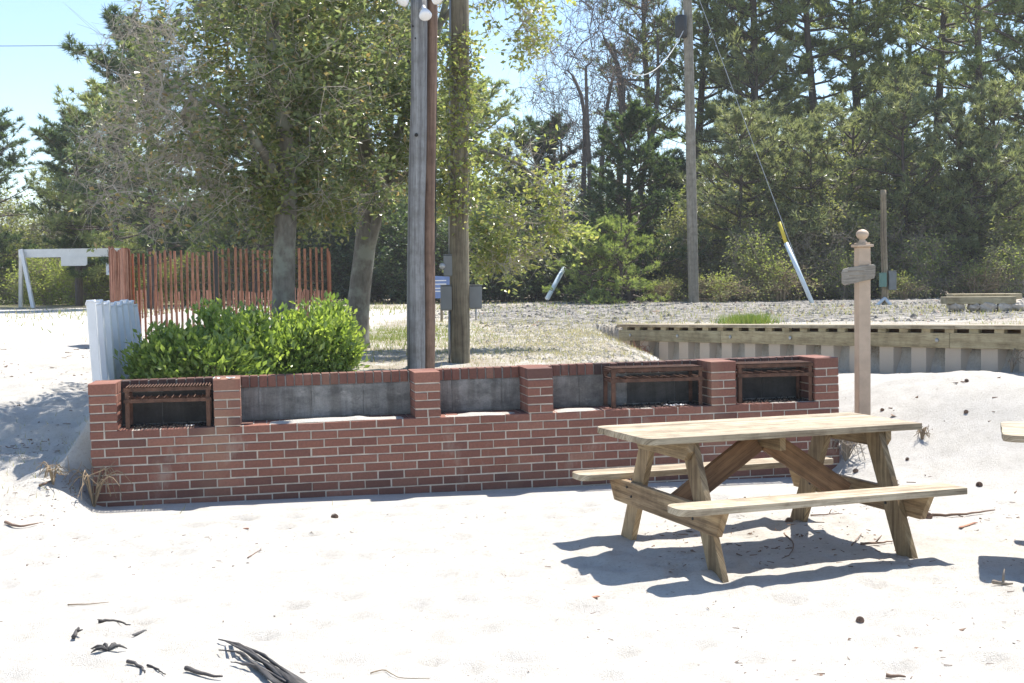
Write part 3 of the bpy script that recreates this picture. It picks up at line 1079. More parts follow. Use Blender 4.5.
cable('service_wire', sag(at(686, 25, 35.8), at(628, 73, 33), 16, .5), .014, M['pale_wire'], 'pale service wire drooping left from the utility pole', 'wire')
gw = thing('guy_wire', 'long guy wire with yellow and pale blue guard slanting right of the utility pole', 'guy wire')
ga, gb, gc, gd = at(692, -20, 36), at(779, 222, 34), at(786, 243, 34), at(813.5, 306, 33.6)
m1 = MB(); path(m1, sag(ga, gd, 14), .008, 5); m1.build('wire', M['galv'], gw, smooth=True)
m1 = MB(); path(m1, [gb, gc], .045, 8); m1.build('yellow_sleeve', M['guard_yellow'], gw, smooth=True)
m1 = MB(); path(m1, [gc, gd], .06, 8); m1.build('guard', M['guard_white'], gw, smooth=True)
m1 = MB(); path(m1, [at(564, 268, 38), at(547, 299, 37.4)], .07, 8)
tag(m1.build('guy_guard', M['guard_white'], smooth=True), 'short pale guy wire guard leaning right beside the young green pine', 'guy guard')
for (a, b_, lb) in ((at(-60, 46, 60), at(330, 39, 64), 'upper thin overhead wire crossing the sky at left'), (at(-60, 180, 70), at(330, 128, 84), 'lower faint overhead wire crossing the sky at left')):
    cable('overhead_wire', sag(a, b_, 12, .1), .016, M['wire'], lb, 'wire', 'overhead wires')

bp, bpP, bz0 = pole('service_post', 'slim brown post with two small boxes standing on the gravel', 'post', 885, 306, 190, 30, .08, .065, M['tan_pole'], .0, 883)
ebox(bp, bz0, 878, 884, 273, 287, 30, .12, M['green_box'], 'green_box', -.2)
ebox(bp, bz0, 887, 894, 271, 290, 30, .14, M['box_grey'], 'grey_box', -.18)
m1 = MB()
off = np.array([bp.location.x, bp.location.y, bz0])
for (px, py) in ((872, 310), (893, 308)):
    path(m1, [at(883.5, 298, 30) - off - [0, .1, 0], at(px, py, 29.7) - off], .035, 6)
m1.build('brace', M['white_paint'], bp, smooth=True)

# blue notice on its own stake
q = at(441, 287, 22)
z0 = gz(q[0], q[1])
bs = thing('notice_sign', 'small tilted blue and white notice seen between the two near poles', 'sign', (q[0], q[1], z0), -.2)
hq = q[2] - z0
m1 = MB(); prism(m1, [(-.20, -.19), (.13, -.19), (.20, .17), (-.13, .19)], (0, -.02, hq), (1, 0, 0), (0, 0, 1), (0, 1, 0), .02); pn = m1.build('panel', M['blue_sign'], bs)
m1 = MB()
for z in (.10, .04, -.03, -.08):
    box(m1, -.12, .10, -.026, -.022, hq + z, hq + z + .018)
m1.build('pale_stripe', M['white_paint'], pn)
m1 = MB(); box(m1, -.02, .02, .002, .03, -.3, hq + .1, axis=2); m1.build('stake', M['tan_pole'], bs)


# ------------------------------------------------------------------ bulkhead
def bulkhead():
    root = thing('bulkhead', 'low retaining wall of tan vinyl sheet piling under a timber beam and cap', 'retaining wall', (BA[0], BA[1], 0), math.atan2(BD[1], BD[0]))
    Ltot = 11.5
    # local x along the wall, local +y ... points to the side of the normal
    sgn = 1 if (np.array([-BD[1], BD[0]]) @ BN) > 0 else -1
    zt = lambda x: 1.0 + .0215 * x                       # top rises towards the camera
    Y = lambda v: v * sgn
    def slab(mb, x0, x1, y0, y1, za, zb):
        ya, yb = sorted((Y(y0), Y(y1)))
        V = np.array([[x0, ya, zt(x0) + za], [x1, ya, zt(x1) + za], [x1, yb, zt(x1) + za], [x0, yb, zt(x0) + za],
                      [x0, ya, zt(x0) + zb], [x1, ya, zt(x1) + zb], [x1, yb, zt(x1) + zb], [x0, yb, zt(x0) + zb]])
        P = V[BOXF.ravel()]
        mb.add(V, BOXF, np.stack([P[:, 0], P[:, 1] + P[:, 2]], 1) + rng.uniform(0, 40, 2), rng.uniform())
    m1 = MB()
    x = -.02
    for ln in (2.4, 3.66, 3.66, 2.2):
        slab(m1, x, x + ln - .004, -.07, .24, -.038, 0)
        x += ln
    m1.build('cap_board', M['top_wood'], root, bevel=.004)
    m1 = MB()
    x = 0
    for ln in (2.3, 3.66, 3.66, 2.0):
        slab(m1, x, x + ln - .005, -.05, .0, -.225, -.077)
        x += ln
    m1.build('beam', M['deck_wood'], root, bevel=.005)
    for i in range(int(Ltot / .305)):
        m1 = MB()
        x = i * .305 + .10
        slab(m1, x, x + .115, -.048, .0, -.0765, -.0385)
        m1.build('spacer_block', M['deck_wood'], root)
    m1 = MB()
    slab(m1, 0, Ltot, .10, .14, -.2, -.04)
    m1.build('back_board', M['brace_wood'], root)
    pr = []
    x = 0
    while x < Ltot:
        pr += [(x, .005), (x + .20, .005), (x + .245, .16), (x + .405, .16)]
        x += .45
    pr = np.array(pr)
    n = len(pr)
    V = np.concatenate([np.stack([pr[:, 0], Y(pr[:, 1]), np.full(n, -.6)], 1), np.stack([pr[:, 0], Y(pr[:, 1]), zt(pr[:, 0]) - .11], 1)])
    i = np.arange(n - 1)
    m1 = MB()
    m1.add(V, np.stack([i, i + 1, n + i + 1, n + i], 1))
    o = m1.build('sheet_piling', M['pile_vinyl'], root)
    sd = o.modifiers.new('solid', 'SOLIDIFY'); sd.thickness = .012
    for x in np.arange(.3, Ltot, 1.1):
        m1 = MB()
        yb = Y(-.051)
        lathe(m1, [(0, .0), (.022, 0), (.022, .01), (.012, .018), (0, .02)], (x, yb, zt(x) - .15), 8, axis=(0, -sgn, 0))
        m1.build('bolt', M['galv'], root)


bulkhead()


# ------------------------------------------------------------------ white corrugated panel beside the wall
def white_panel():
    a, b_ = at(92, 345, 10.35), at(130, 335, 12.1)
    d = np.array([b_[0] - a[0], b_[1] - a[1]])
    ln = np.linalg.norm(d)
    root = thing('white_panel', 'white ribbed panel standing on edge between the sand slope and the green bush', 'panel', (a[0], a[1], 0), math.atan2(d[1], d[0]))
    pr = []
    x = -.05
    while x < ln:
        for k in range(7):
            t = k / 7
            pr.append((x + t * .30, -.085 * (.5 + .5 * math.tanh(3.2 * math.cos(2 * math.pi * t))) + .05))
        x += .30
    pr = np.array(pr); n = len(pr)
    zt = 1.475 - .012 * pr[:, 0] + .018 * np.cos(pr[:, 0] / .30 * 2 * math.pi) + .012 * np.sin(pr[:, 0] * 5)
    zt[0:3] += .01
    rows = 9
    V = []
    for r_ in range(rows):
        t = r_ / (rows - 1)
        lean = (.09 * (1 - t))
        V.append(np.stack([pr[:, 0], pr[:, 1] - lean + .01 * np.sin(t * 4 + pr[:, 0]), .35 + (zt - .35) * t], 1))
    V = np.concatenate(V)
    i, j = np.meshgrid(np.arange(n - 1), np.arange(rows - 1))
    q = (j * n + i).ravel()
    m1 = MB(); m1.add(V, np.stack([q, q + 1, q + n + 1, q + n], 1))
    o = m1.build('ribbed_sheet', M['white_vinyl'], root, smooth=False)
    sd = o.modifiers.new('solid', 'SOLIDIFY'); sd.thickness = .01
    m1 = MB()
    path(m1, [[p_[0], p_[1], z_] for p_, z_ in zip(pr, zt + .002)], .012, 6)
    m1.build('top_edge', M['white_vinyl'], root, smooth=True)


white_panel()


# ------------------------------------------------------------------ slatted snow fence
def fence(name, label, pts, pitch, h, lean=.0, posts=(), group='red slat fence runs', double=False, drop=0):
    root = thing(name, label, 'fence', (pts[0][0], pts[0][1], 0), 0, group)
    o_ = np.array([pts[0][0], pts[0][1], 0])
    m1, wr = MB(), MB()
    wires = {z: [] for z in (.12, .42, .75, 1.02)}
    for a, b_ in zip(pts[:-1], pts[1:]):
        a, b_ = np.array(a[:2]), np.array(b_[:2])
        ln = np.linalg.norm(b_ - a); d = (b_ - a) / ln
        k = int(ln / pitch)
        for i in range(k + 1):
            for dd in ((0, .03) if double else (0,)):
                x = a + d * (i * pitch + (pitch * .45 if dd else 0)) + np.array([-d[1], d[0]]) * (dd + .012 * math.sin(i * .5))
                z0 = gz(*x) + drop
                hh = h + .025 * math.sin(i * .31 + ln) + rng.uniform(-.012, .012) - .03
                l1, l2 = rng.normal(0, .006, 2)
                wd = .030 * rng.uniform(.85, 1.1)
                p0 = np.array([x[0], x[1], z0 - .02]) - o_
                p1 = p0 + np.array([d[0] * l1 + lean, d[1] * l1 + l2, hh])
                obox(m1, p0, p1, .009, wd, up=(d[0], d[1], 0))
                if dd == 0:
                    for z in wires: wires[z].append(p0 + (p1 - p0) * (z / hh) + np.array([-d[1], d[0], 0]) * -.008)
    m1.build('slats', M['slat_red'], root)
    for z, P in wires.items():
        path(wr, P, .002, 4)
    wr.build('wire', M['rust'], root)
    for (x, y, hh, m_) in posts:
        z0 = gz(x, y) + drop
        pm = MB(); box(pm, x - .02 - o_[0], x + .02 - o_[0], y - .07 - o_[1], y - .03 - o_[1], z0 - .2, z0 + hh, axis=2)
        pm.build('post', m_, root)


fd = 16.7
fL, fM, fR = at(135, 330, fd), at(219, 330, fd - .2), at(334, 330, fd)
tp = at(218.5, 330, fd - .35)
fence('slat_fence', 'red brown wooden slat fence behind the green bush and oak trunk', [fL, fM, fR], .073, 1.20, posts=[(tp[0], tp[1], 1.2, M['dark_metal'])])
r0, r1, r2 = at(138, 300, 24.5), at(230, 300, 25), at(332, 300, 24)
fence('slat_fence', 'farther run of red brown slat fence seen through the nearer slats', [r0, r1, r2], .075, .62, drop=.0)
e0, e1 = at(132, 330, 16.4), at(113.5, 330, 16.9)
fence('slat_fence', 'dense bunched end of the red slat fence behind the white panel', [e0, e1], .030, 1.27, double=True)
s0, s1 = at(331, 330, 16.6), at(331, 330, 18.2)
fence('slat_fence', 'short side run of red slat fence beside the forked oak trunk', [s0, s1], .075, 1.15)
l0, l1 = at(298, 340, 15.6), at(306, 340, 15.4)
fence('slat_fence', 'two low leaning red slats standing just behind the green bush', [l0, l1], .05, .68, lean=.05)

# ------------------------------------------------------------------ white beam frame on the far left
fr = thing('swing_frame', 'white timber swing frame with a hanging white board at the far left', 'swing frame')
D = 44
zb = at(60, 253, D)[2]
a, b_ = at(22, 253, D), at(129, 253, D)
m1 = MB(); obox(m1, [a[0] - .1, D, zb], [b_[0], D, zb], .10, .28, (0, 0, 1)); m1.build('beam', M['white_paint'], fr)
for px, top, dy in ((20.5, 20.5, .9), (34, 22.5, -.9), (128, 127, .9), (122, 126, -.5)):
    t_ = at(top, 252, D)
    f_ = at(px, 306, D + dy)
    m1 = MB()
    obox(m1, [t_[0], D + dy * .08, zb + .12], [f_[0], D + dy, gz(f_[0], D + dy) - .15], .11, .13, (0, 1, 0))
    m1.build('leg', M['white_paint'], fr)
hb = at(75, 262, D)
bd = MB(); prism(bd, [(-.44, -.13), (.38, -.13), (.44, -.08), (.44, .17), (-.44, .17)], (hb[0], D - .1, hb[2]), (1, 0, 0), (0, 0, 1), (0, 1, 0), .04)
tag(bd.build('hanging_board', M['white_paint']), 'white rectangular board hanging under the far white beam', 'board')
q = at(109.5, 268, 41)
sg = thing('hanging_notice', 'small white notice with a blue symbol hanging beside the red fence end', 'sign', tuple(q))
m1 = MB(); box(m1, -.11, .11, 0, .015, -.22, .22); pn = m1.build('panel', M['paper'], sg)
m1 = MB()
lathe(m1, [(0, 0), (.035, 0), (.035, .004), (0, .004)], (0.01, -.002, .0), 12, axis=(0, -1, 0))
obox(m1, [.01, -.005, -.03], [-.02, -.005, -.14], .05, .004, (0, 1, 0)); obox(m1, [.0, -.005, -.08], [.07, -.005, -.10], .03, .004, (0, 1, 0))
m1.build('blue_symbol', M['blue_sign'], pn)
m1 = MB(); tubes(m1, [[0, .01, .2], [.0, .01, .2]], [[-.05, .01, zb - q[2]], [.05, .01, zb - q[2]]], .008, .008, 5); m1.build('hanger', M['wire'], sg)

# ------------------------------------------------------------------ boards and stones at the far right
for k, (px0, px1, py, dp, dz, m_, lb) in enumerate(((944, 1012, 301.5, 0, 0, M['deck_wood'], 'long weathered plank lying in front on the rubble at far right'),
                                                 (950, 1018, 300, .35, .0, M['deck_wood'], 'long weathered plank lying behind another on the rubble at far right'))):
    a, b_ = at(px0, py, 24 + dp), at(px1, py - .5, 24 + dp)
    m1 = MB(); obox(m1, a + [0, 0, .02 + k * .03], b_ + [0, 0, .02 + k * .03], .42, .13, (0, 0, 1))
    tag(m1.build('plank', m_, bevel=.01), lb, 'plank', 'planks on the rubble')


def rock(r, seed, flat=.7):
    rg = np.random.default_rng(seed)
    m1 = MB()
    n1, n2 = 7, 10
    V = []
    for i in range(n1 + 1):
        th = math.pi * i / n1
        for j in range(n2):
            ph = 2 * math.pi * j / n2
            d = np.array([math.sin(th) * math.cos(ph), math.sin(th) * math.sin(ph), math.cos(th)])
            k = 1 + .22 * math.sin(3 * d[0] + seed) * math.cos(4 * d[1] - seed) + (.10 * rg.uniform(-1, 1) if 0 < i < n1 else 0)
            V.append(d * r * k * np.array([1.25, 1, flat]))
    m1.add(V, [[i * n2 + j, (i + 1) * n2 + j, (i + 1) * n2 + (j + 1) % n2, i * n2 + (j + 1) % n2] for i in range(n1) for j in range(n2)])
    return m1


for k, (px, py, r_, lb) in enumerate(((956, 306.5, .13, 'grey stone under the left end of the planks at far right'), (973, 307, .12, 'brown stone under the middle of the planks at far right'),
                                      (985, 307.5, .16, 'pale stone right of middle under the planks at far right'), (1004, 307, .15, 'white stone under the right end of the planks at far right'),
                                      (1016, 306, .16, 'pale stone beyond the right end of the planks'))):
    q = at(px, py, 23.9)
    o = rock(r_, k + 3).build('stone', M['stone'])
    o.location = (q[0], q[1], q[2]); o.rotation_euler = (0, 0, k * 1.3)
    tag(o, lb, 'stone', 'stones under the planks')

# ------------------------------------------------------------------ vegetation generators


def leaves(mb, P, L, Wd, tone=0., up=.4, rg=rng, rbias=(0, 1), droop=0.):
    """one rhombic leaf per point"""
    n = len(P)
    d = rg.normal(0, 1, (n, 3)); d[:, 2] = d[:, 2] * .6 - droop
    d /= np.linalg.norm(d, axis=1, keepdims=True)
    nr = rg.normal(0, 1, (n, 3)); nr[:, 2] += up * 3
    s = np.cross(d, nr); s /= np.linalg.norm(s, axis=1, keepdims=True) + 1e-9
    l = (L * rg.uniform(.6, 1.25, n))[:, None]; w = (Wd * rg.uniform(.7, 1.2, n))[:, None]
    nn = np.cross(s, d)
    V = np.stack([P, P + d * l * .45 + s * w * .5 + nn * w * .12, P + d * l, P + d * l * .45 - s * w * .5 + nn * w * .12], 1)
    mb.add(V.reshape(-1, 3), np.arange(n * 4).reshape(n, 4), None, rg.uniform(rbias[0], rbias[1], n), tone)


def blades(mb, P, D_, L, Wd, rg=rng, a=None, tone=0.):
    """one thin triangle per point, along D_"""
    n = len(P)
    s = np.cross(D_, rg.normal(0, 1, (n, 3))); s /= np.linalg.norm(s, axis=1, keepdims=True) + 1e-9
    l = (L * rg.uniform(.7, 1.2, n))[:, None]
    V = np.stack([P - s * Wd / 2, P + s * Wd / 2, P + D_ * l], 1)
    mb.add(V.reshape(-1, 3), np.arange(n * 3).reshape(n, 3), None, rg.uniform(0, 1, n) if a is None else a, tone)


def tufts(mb, C, A, n, L, Wd, spread, rg=rng, tone=0.):
    """needle tufts at C pointing along A"""
    m_ = len(C)
    Cc = np.repeat(C, n, 0)
    d = np.repeat(A, n, 0) * .9 + rg.normal(0, spread, (m_ * n, 3))
    d /= np.linalg.norm(d, axis=1, keepdims=True)
    base = np.repeat(rg.uniform(0, 1, m_), n)
    back = rg.uniform(-.35, .15, m_ * n)[:, None] * np.repeat(A, n, 0) * L
    blades(mb, Cc + back, d, L, Wd, rg, np.clip(base * .7 + rg.uniform(0, .3, m_ * n), 0, 1), np.repeat(np.broadcast_to(tone, (m_,)), n))


def colonize(limbs, targets, step, rg, jit=.25, sagk=.08, rtip=.004, expo=.42):
    """limbs: list of (points, radii). Returns nodes, parent, radius and the node ids along every target's own path"""
    Pn, par, fixed = [], [], []
    for (pts, rad, pa) in limbs:
        for i, (q, r_) in enumerate(zip(pts, rad)):
            par.append(pa if i == 0 else len(Pn) - 1)
            Pn.append(np.asarray(q, float)); fixed.append(r_)
    cap = len(Pn) + 60 * len(targets)
    A = np.zeros((cap, 3)); A[:len(Pn)] = Pn
    n = len(Pn)
    par = list(par); fixed = list(fixed)
    base = A[:n].copy()
    order = np.argsort([np.min(np.linalg.norm(base - t, axis=1)) for t in targets])
    paths = []
    for ti in order:
        t = targets[ti]
        dv = A[:n] - t
        dd = np.linalg.norm(dv, axis=1)
        # prefer nodes that lie inward / below
        dd = dd + .25 * np.maximum(0, A[:n, 2] - t[2])
        k = int(np.argmin(dd))
        dist = np.linalg.norm(A[k] - t)
        m_ = max(2, int(dist / step))
        a0 = A[k].copy()
        cur, ids = k, []
        off = rg.normal(0, jit * dist * .35, 3)
        for i in range(1, m_ + 1):
            q = i / m_
            pnt = a0 + (t - a0) * q + off * math.sin(math.pi * q) + rg.normal(0, step * jit * .35, 3) + np.array([0, 0, sagk * dist * math.sin(math.pi * q)])
            A[n] = pnt; par.append(cur); fixed.append(0); cur = n; ids.append(n); n += 1
        paths.append(ids)
    cnt = np.ones(n)
    for i in range(n - 1, -1, -1):
        if par[i] >= 0: cnt[par[i]] += cnt[i] * 1.0
    tips = np.maximum(cnt / 6, 1)
    rad = rtip * tips ** expo
    fx = np.array(fixed)
    rad = np.where(fx > 0, fx, rad)
    for i in range(n):
        if par[i] >= 0 and fx[i] == 0: rad[i] = min(rad[i], rad[par[i]])
    return A[:n], np.array(par), rad, paths


def skin(mb, A, par, rad, thick=.03):
    i = np.where(par >= 0)[0]
    p = par[i]
    big = rad[p] > thick
    for sel, k in ((big, 9), (~big, 4)):
        if sel.any():
            # start slightly inside the parent so that joints stay closed
            d = A[i[sel]] - A[p[sel]]
            tubes(mb, A[p[sel]] - d * .06, A[i[sel]], np.minimum(rad[p[sel]], rad[i[sel]] * 1.7), rad[i[sel]], k, b=0)


def ell(c, r, n, rg, shell=.45, zmin=None):
    out = []
    while len(out) < n:
        v = rg.normal(0, 1, 3); v /= np.linalg.norm(v)
        q = np.array(c) + v * np.array(r) * (shell + (1 - shell) * rg.uniform() ** .6)
        if zmin is None or q[2] > zmin: out.append(q)
    return np.array(out)


def twigs(mb, C, n, L, r_, rg, droop=0., fork=True):
    Cc = np.repeat(C, n, 0)
    d = rg.normal(0, 1, Cc.shape); d[:, 2] += -droop
    d /= np.linalg.norm(d, axis=1, keepdims=True)
    l = (L * rg.uniform(.4, 1.2, len(Cc)))[:, None]
    mid = Cc + d * l * .5 + rg.normal(0, .06, Cc.shape) * l
    end = mid + (d + rg.normal(0, .35, d.shape)) * l * .5
    tubes(mb, Cc, mid, r_, r_ * .75, 3)
    tubes(mb, mid, end, r_ * .75, r_ * .35, 3)
    if fork:
        d2 = d + rg.normal(0, .7, d.shape)
        tubes(mb, mid, mid + d2 * l * .45, r_ * .6, r_ * .3, 3)
        return np.concatenate([mid, end, mid + d2 * l * .45])
    return np.concatenate([mid, end])


# ------------------------------------------------------------------ near trees (leafy oaks behind the wall)
def smooth_path(pts, n):
    pts = np.asarray(pts, float)
    t = np.linspace(0, len(pts) - 1, n)
    out = []
    for q in t:
        i = min(int(q), len(pts) - 2); f = q - i
        p0, p1, p2, p3 = pts[max(i - 1, 0)], pts[i], pts[i + 1], pts[min(i + 2, len(pts) - 1)]
        out.append(.5 * ((2 * p1) + (-p0 + p2) * f + (2 * p0 - 5 * p1 + 4 * p2 - p3) * f * f + (-p0 + 3 * p1 - 3 * p2 + p3) * f ** 3))
    return np.array(out)


def oak(name, label, base, stems, ells, seed, leafn, twign, yellow_x, group):
    rg = np.random.default_rng(seed)
    base = np.asarray(base, float)
    root = thing(name, label, 'tree', tuple(base), 0, group)
    limbs = []
    for k, (pts, r0, r1) in enumerate(stems):
        P = smooth_path(np.asarray(pts) - base, 22)
        rr = np.linspace(r0, r1, 22)
        if k == 0: rr[:3] *= [1.45, 1.2, 1.06]
        limbs.append((P, rr, -1))
    tm = MB()
    for k, (P, rr, _) in enumerate(limbs): path(tm, P, rr, 14, wob=.05)
    tm.build('trunk', M['bark_oak'], root, smooth=True)
    # only the upper halves of the stems carry branches
    lb2 = [(P[7:], rr[7:], -1) for P, rr, _ in limbs]
    T = np.concatenate([ell(np.array(c) - base, r_, n, rg, .25, zmin - base[2]) for (c, r_, n, zmin, *_) in ells])
    A, par, rad, paths = colonize(lb2, T, .16, rg, .35, .05, .0035, .46)
    n_l = sum(len(P) for P, _, _ in lb2)
    bm_ = MB()
    i = np.where((par >= 0) & (np.arange(len(par)) >= n_l))[0]
    p_ = par[i]
    tubes(bm_, A[p_], A[i], np.minimum(rad[p_], rad[i] * 1.6), rad[i], 5)
    ends = np.concatenate([A[ids[max(0, len(ids) - 6):]] for ids in paths])
    tw = twigs(bm_, ends, twign, .30, .0028, rg, .15)
    bm_.build('branches', M['twig_oak'], root)
    cm = MB()
    # leaf density differs from bough to bough
    pool = np.concatenate([ends, tw])
    dens = vnoise(pool[:, 0] * 1.3 + 9, pool[:, 2] * 1.3 + pool[:, 1] * .9, seed)
    dens = np.clip((dens - .25) * 2.2, .05, 1)
    wpool = pool + base
    lefty = np.clip((wpool[:, 0] + 3.7) / 1.4, .30, 1) * (1 - .25 * sm(-.5, .1, wpool[:, 0]))
    dens = dens * lefty
    dens = dens ** 1.4
    dens = np.where(wpool[:, 0] > -.02, np.maximum(dens, .30), dens)
    per = 13
    nc = leafn // per
    pick = rg.choice(len(pool), nc, p=dens / dens.sum())
    Pl = np.repeat(pool[pick], per, 0) + rg.normal(0, .058, (nc * per, 3))
    leafn = nc * per
    yl = sm(yellow_x - .7, yellow_x + .5, Pl[:, 0] + base[0] + rg.normal(0, .25, leafn)) * .85 + .25 * (vnoise(Pl[:, 0] * 2, Pl[:, 2] * 2, 5) > .6)
    leaves(cm, Pl, .076, .039, np.clip(yl, 0, 1), .35, rg, droop=.15)
    cm.build('crown', M['oak_leaf'], root)
    return root


D1, D2 = 13.0, 15.0
b1 = at(283, 345, D1); b1[2] = gz(b1[0], b1[1]) - .05
oak('oak_tree', 'leafy oak whose straight trunk rises in front of the slat fence', b1,
    [([b1, at(284, 260, D1), at(287, 190, D1), at(283, 110, D1 - .1), at(272, 20, D1), at(268, -90, D1)], .128, .05),
     ([at(286, 205, D1), at(262, 150, D1 - .4), at(225, 110, D1 - .8), at(180, 85, D1 - 1.0)], .055, .02),
     ([at(287, 195, D1), at(310, 130, D1 + .3), at(335, 60, D1 + .5), at(345, -20, D1 + .5)], .06, .025)],
    [((-2.75, 13.0, 3.75), (1.35, 1.6, 1.9), 230, 2.35), ((-3.3, 12.6, 2.75), (.9, 1.1, .75), 130, 2.0), ((-3.35, 12.7, 3.35), (.7, 1.1, 1.0), 150, 2.2), ((-1.9, 13.0, 4.4), (1.0, 1.5, 1.6), 95, 2.6), ((-2.3, 13.4, 2.6), (1.1, .8, .45), 70, 2.1)],
    21, 27000, 3, 2.0, 'oaks behind the brick wall')
b2 = at(353, 350, D2); b2[2] = gz(b2[0], b2[1]) - .05
oak('oak_tree', 'leafy oak with a leaning forked trunk between the bush and the light pole', b2,
    [([b2, at(361, 280, D2), at(368, 215, D2), at(367, 160, D2), at(352, 80, D2), at(338, -30, D2), at(335, -110, D2)], .145, .05),
     ([at(366, 262, D2), at(378, 215, D2 - .1), at(388, 180, D2 - .15), at(405, 110, D2 - .2), at(440, 25, D2 - .2), at(462, -70, D2)], .072, .03),
     ([at(385, 188, D2 - .15), at(425, 165, D2 - .5), at(475, 150, D2 - .7), at(520, 165, D2 - .7), at(560, 200, D2 - .7)], .035, .008),
     ([at(440, 25, D2 - .2), at(480, -25, D2 - .3), at(520, -30, D2 - .3)], .03, .01)],
    [((-1.95, 15.0, 4.0), (1.15, 1.6, 1.9), 190, 2.5), ((-.75, 14.6, 3.3), (.6, .9, .8), 55, 2.0), ((-.1, 14.4, 2.95), (.5, .4, .16), 12, 1.7), ((.38, 14.3, 2.62), (.36, .4, .14), 11, 1.7), ((.1, 14.3, 2.25), (.55, .4, .12), 13, 1.7), ((.55, 14.4, 2.2), (.24, .3, .10), 10, 1.7), ((-.2, 14.3, 1.85), (.42, .4, .12), 16, 1.5), ((.25, 14.4, 1.95), (.3, .3, .08), 9, 1.5), ((.2, 14.6, 4.6), (.26, .5, .8), 34, 3.7), ((-1.3, 15, 5), (1.6, 1.6, 1.0), 100, 4)],
    22, 26000, 3, -.2, 'oaks behind the brick wall')

# vine on the meter pole
rg = np.random.default_rng(5)
m1, m2 = MB(), MB()
Pv = []
for k in range(5):
    a0 = rg.uniform(0, 6.28)
    pts = []
    for t_ in np.linspace(0, 1, 26):
        py = 215 - t_ * 175
        c = at(460 - t_ * 1, py, 12.4)
        an = a0 + t_ * rg.uniform(2, 5)
        pts.append(c + np.array([math.cos(an) * .12, -abs(math.sin(an)) * .12, 0]) + rg.normal(0, .012, 3))
    path(m1, pts, .006, 5)
    Pv += pts
Pv = np.array(Pv)
vr = thing('climbing_vine', 'yellow green vine climbing the tan meter pole', 'vine', tuple(at(460, 215, 12.4)))
o_ = np.array(vr.location)
for q in (m1,): q.V = [v - o_ for v in q.V]
m1.build('stem', M['bark_oak'], vr)
pk = Pv[rg.integers(0, len(Pv), 1500)] + rg.normal(0, 1, (1500, 3)) * [.085, .07, .06] + [0, -.04, 0]
leaves(m2, pk - o_, .055, .034, rg.choice([.3, .7, 1.0], 1500), .3, rg)
m2.build('foliage', M['oak_leaf'], vr)


# ------------------------------------------------------------------ green bushes behind the wall
def bush(label, c, r_, seed, n):
    rg = np.random.default_rng(seed)
    c = np.array(c)
    z0 = gz(c[0], c[1])
    root = thing('green_bush', label, 'bush', (c[0], c[1], z0), 0, 'green bushes behind the wall')
    stems, fo = MB(), MB()
    K = 80
    T = []
    while len(T) < K:
        v = rg.normal(0, 1, 3); v[2] = abs(v[2]) * 1.0 - .15; v /= np.linalg.norm(v)
        k = 1 + .42 * math.sin(v[0] * 6 + seed) * math.cos(v[1] * 5 + v[2] * 3 + seed * 2)
        T.append(v * np.array(r_) * k * rg.uniform(.72, 1.05) + [0, 0, .06])
    T = np.array(T)
    for t in T:
        path(stems, smooth_path([[t[0] * .1, t[1] * .1, -.05], t * [.55, .55, .5], t], 5), [.01, .008, .007, .005, .004], 4, cap=False)
    stems.build('stem', M['bark_grey'], root)
    per = n // K
    C = np.repeat(T, per, 0)
    out = C * np.array([1, 1, 1.2]); out /= np.linalg.norm(out, axis=1, keepdims=True)
    P = C + rg.normal(0, 1, C.shape) * .055
    # leaves grow outward and up from each shoot
    d = out * .7 + rg.normal(0, .55, C.shape) + [0, 0, .45]
    d /= np.linalg.norm(d, axis=1, keepdims=True)
    nr = rg.normal(0, 1, C.shape) + [0, 0, 1.4]
    s = np.cross(d, nr); s /= np.linalg.norm(s, axis=1, keepdims=True)
    l = (.072 * rg.uniform(.5, 1.2, len(P)))[:, None]; w = l * .5
    nn = np.cross(s, d)
    V = np.stack([P, P + d * l * .5 + s * w * .5 + nn * w * .2, P + d * l, P + d * l * .5 - s * w * .5 + nn * w * .2], 1)
    fo.add(V.reshape(-1, 3), np.arange(len(P) * 4).reshape(-1, 4), None, np.clip(np.repeat(rg.uniform(.1, .9, K), per) * .5 + rg.uniform(0, .5, len(P)), 0, 1))
    fo.build('foliage', M['bush_leaf'], root)


def bc(px, D):
    q = at(px, 340, D)
    return (q[0], q[1])


bush('low bright green bush at the left end of the planting, beside the white panel', bc(172, 11.0), (.30, .34, .27), 31, 5500)
bush('tallest bright green bush in the middle of the planting', bc(232, 11.5), (.44, .42, .45), 32, 8500)
bush('bright green bush between the oak trunk and the coping', bc(278, 11.4), (.34, .40, .33), 33, 7000)
bush('bright green bush at the right end of the planting', bc(320, 11.6), (.34, .40, .47), 34, 7500)
bush('low bright green bush spilling over the coping in front of the planting', bc(205, 10.85), (.42, .25, .20), 35, 5500)


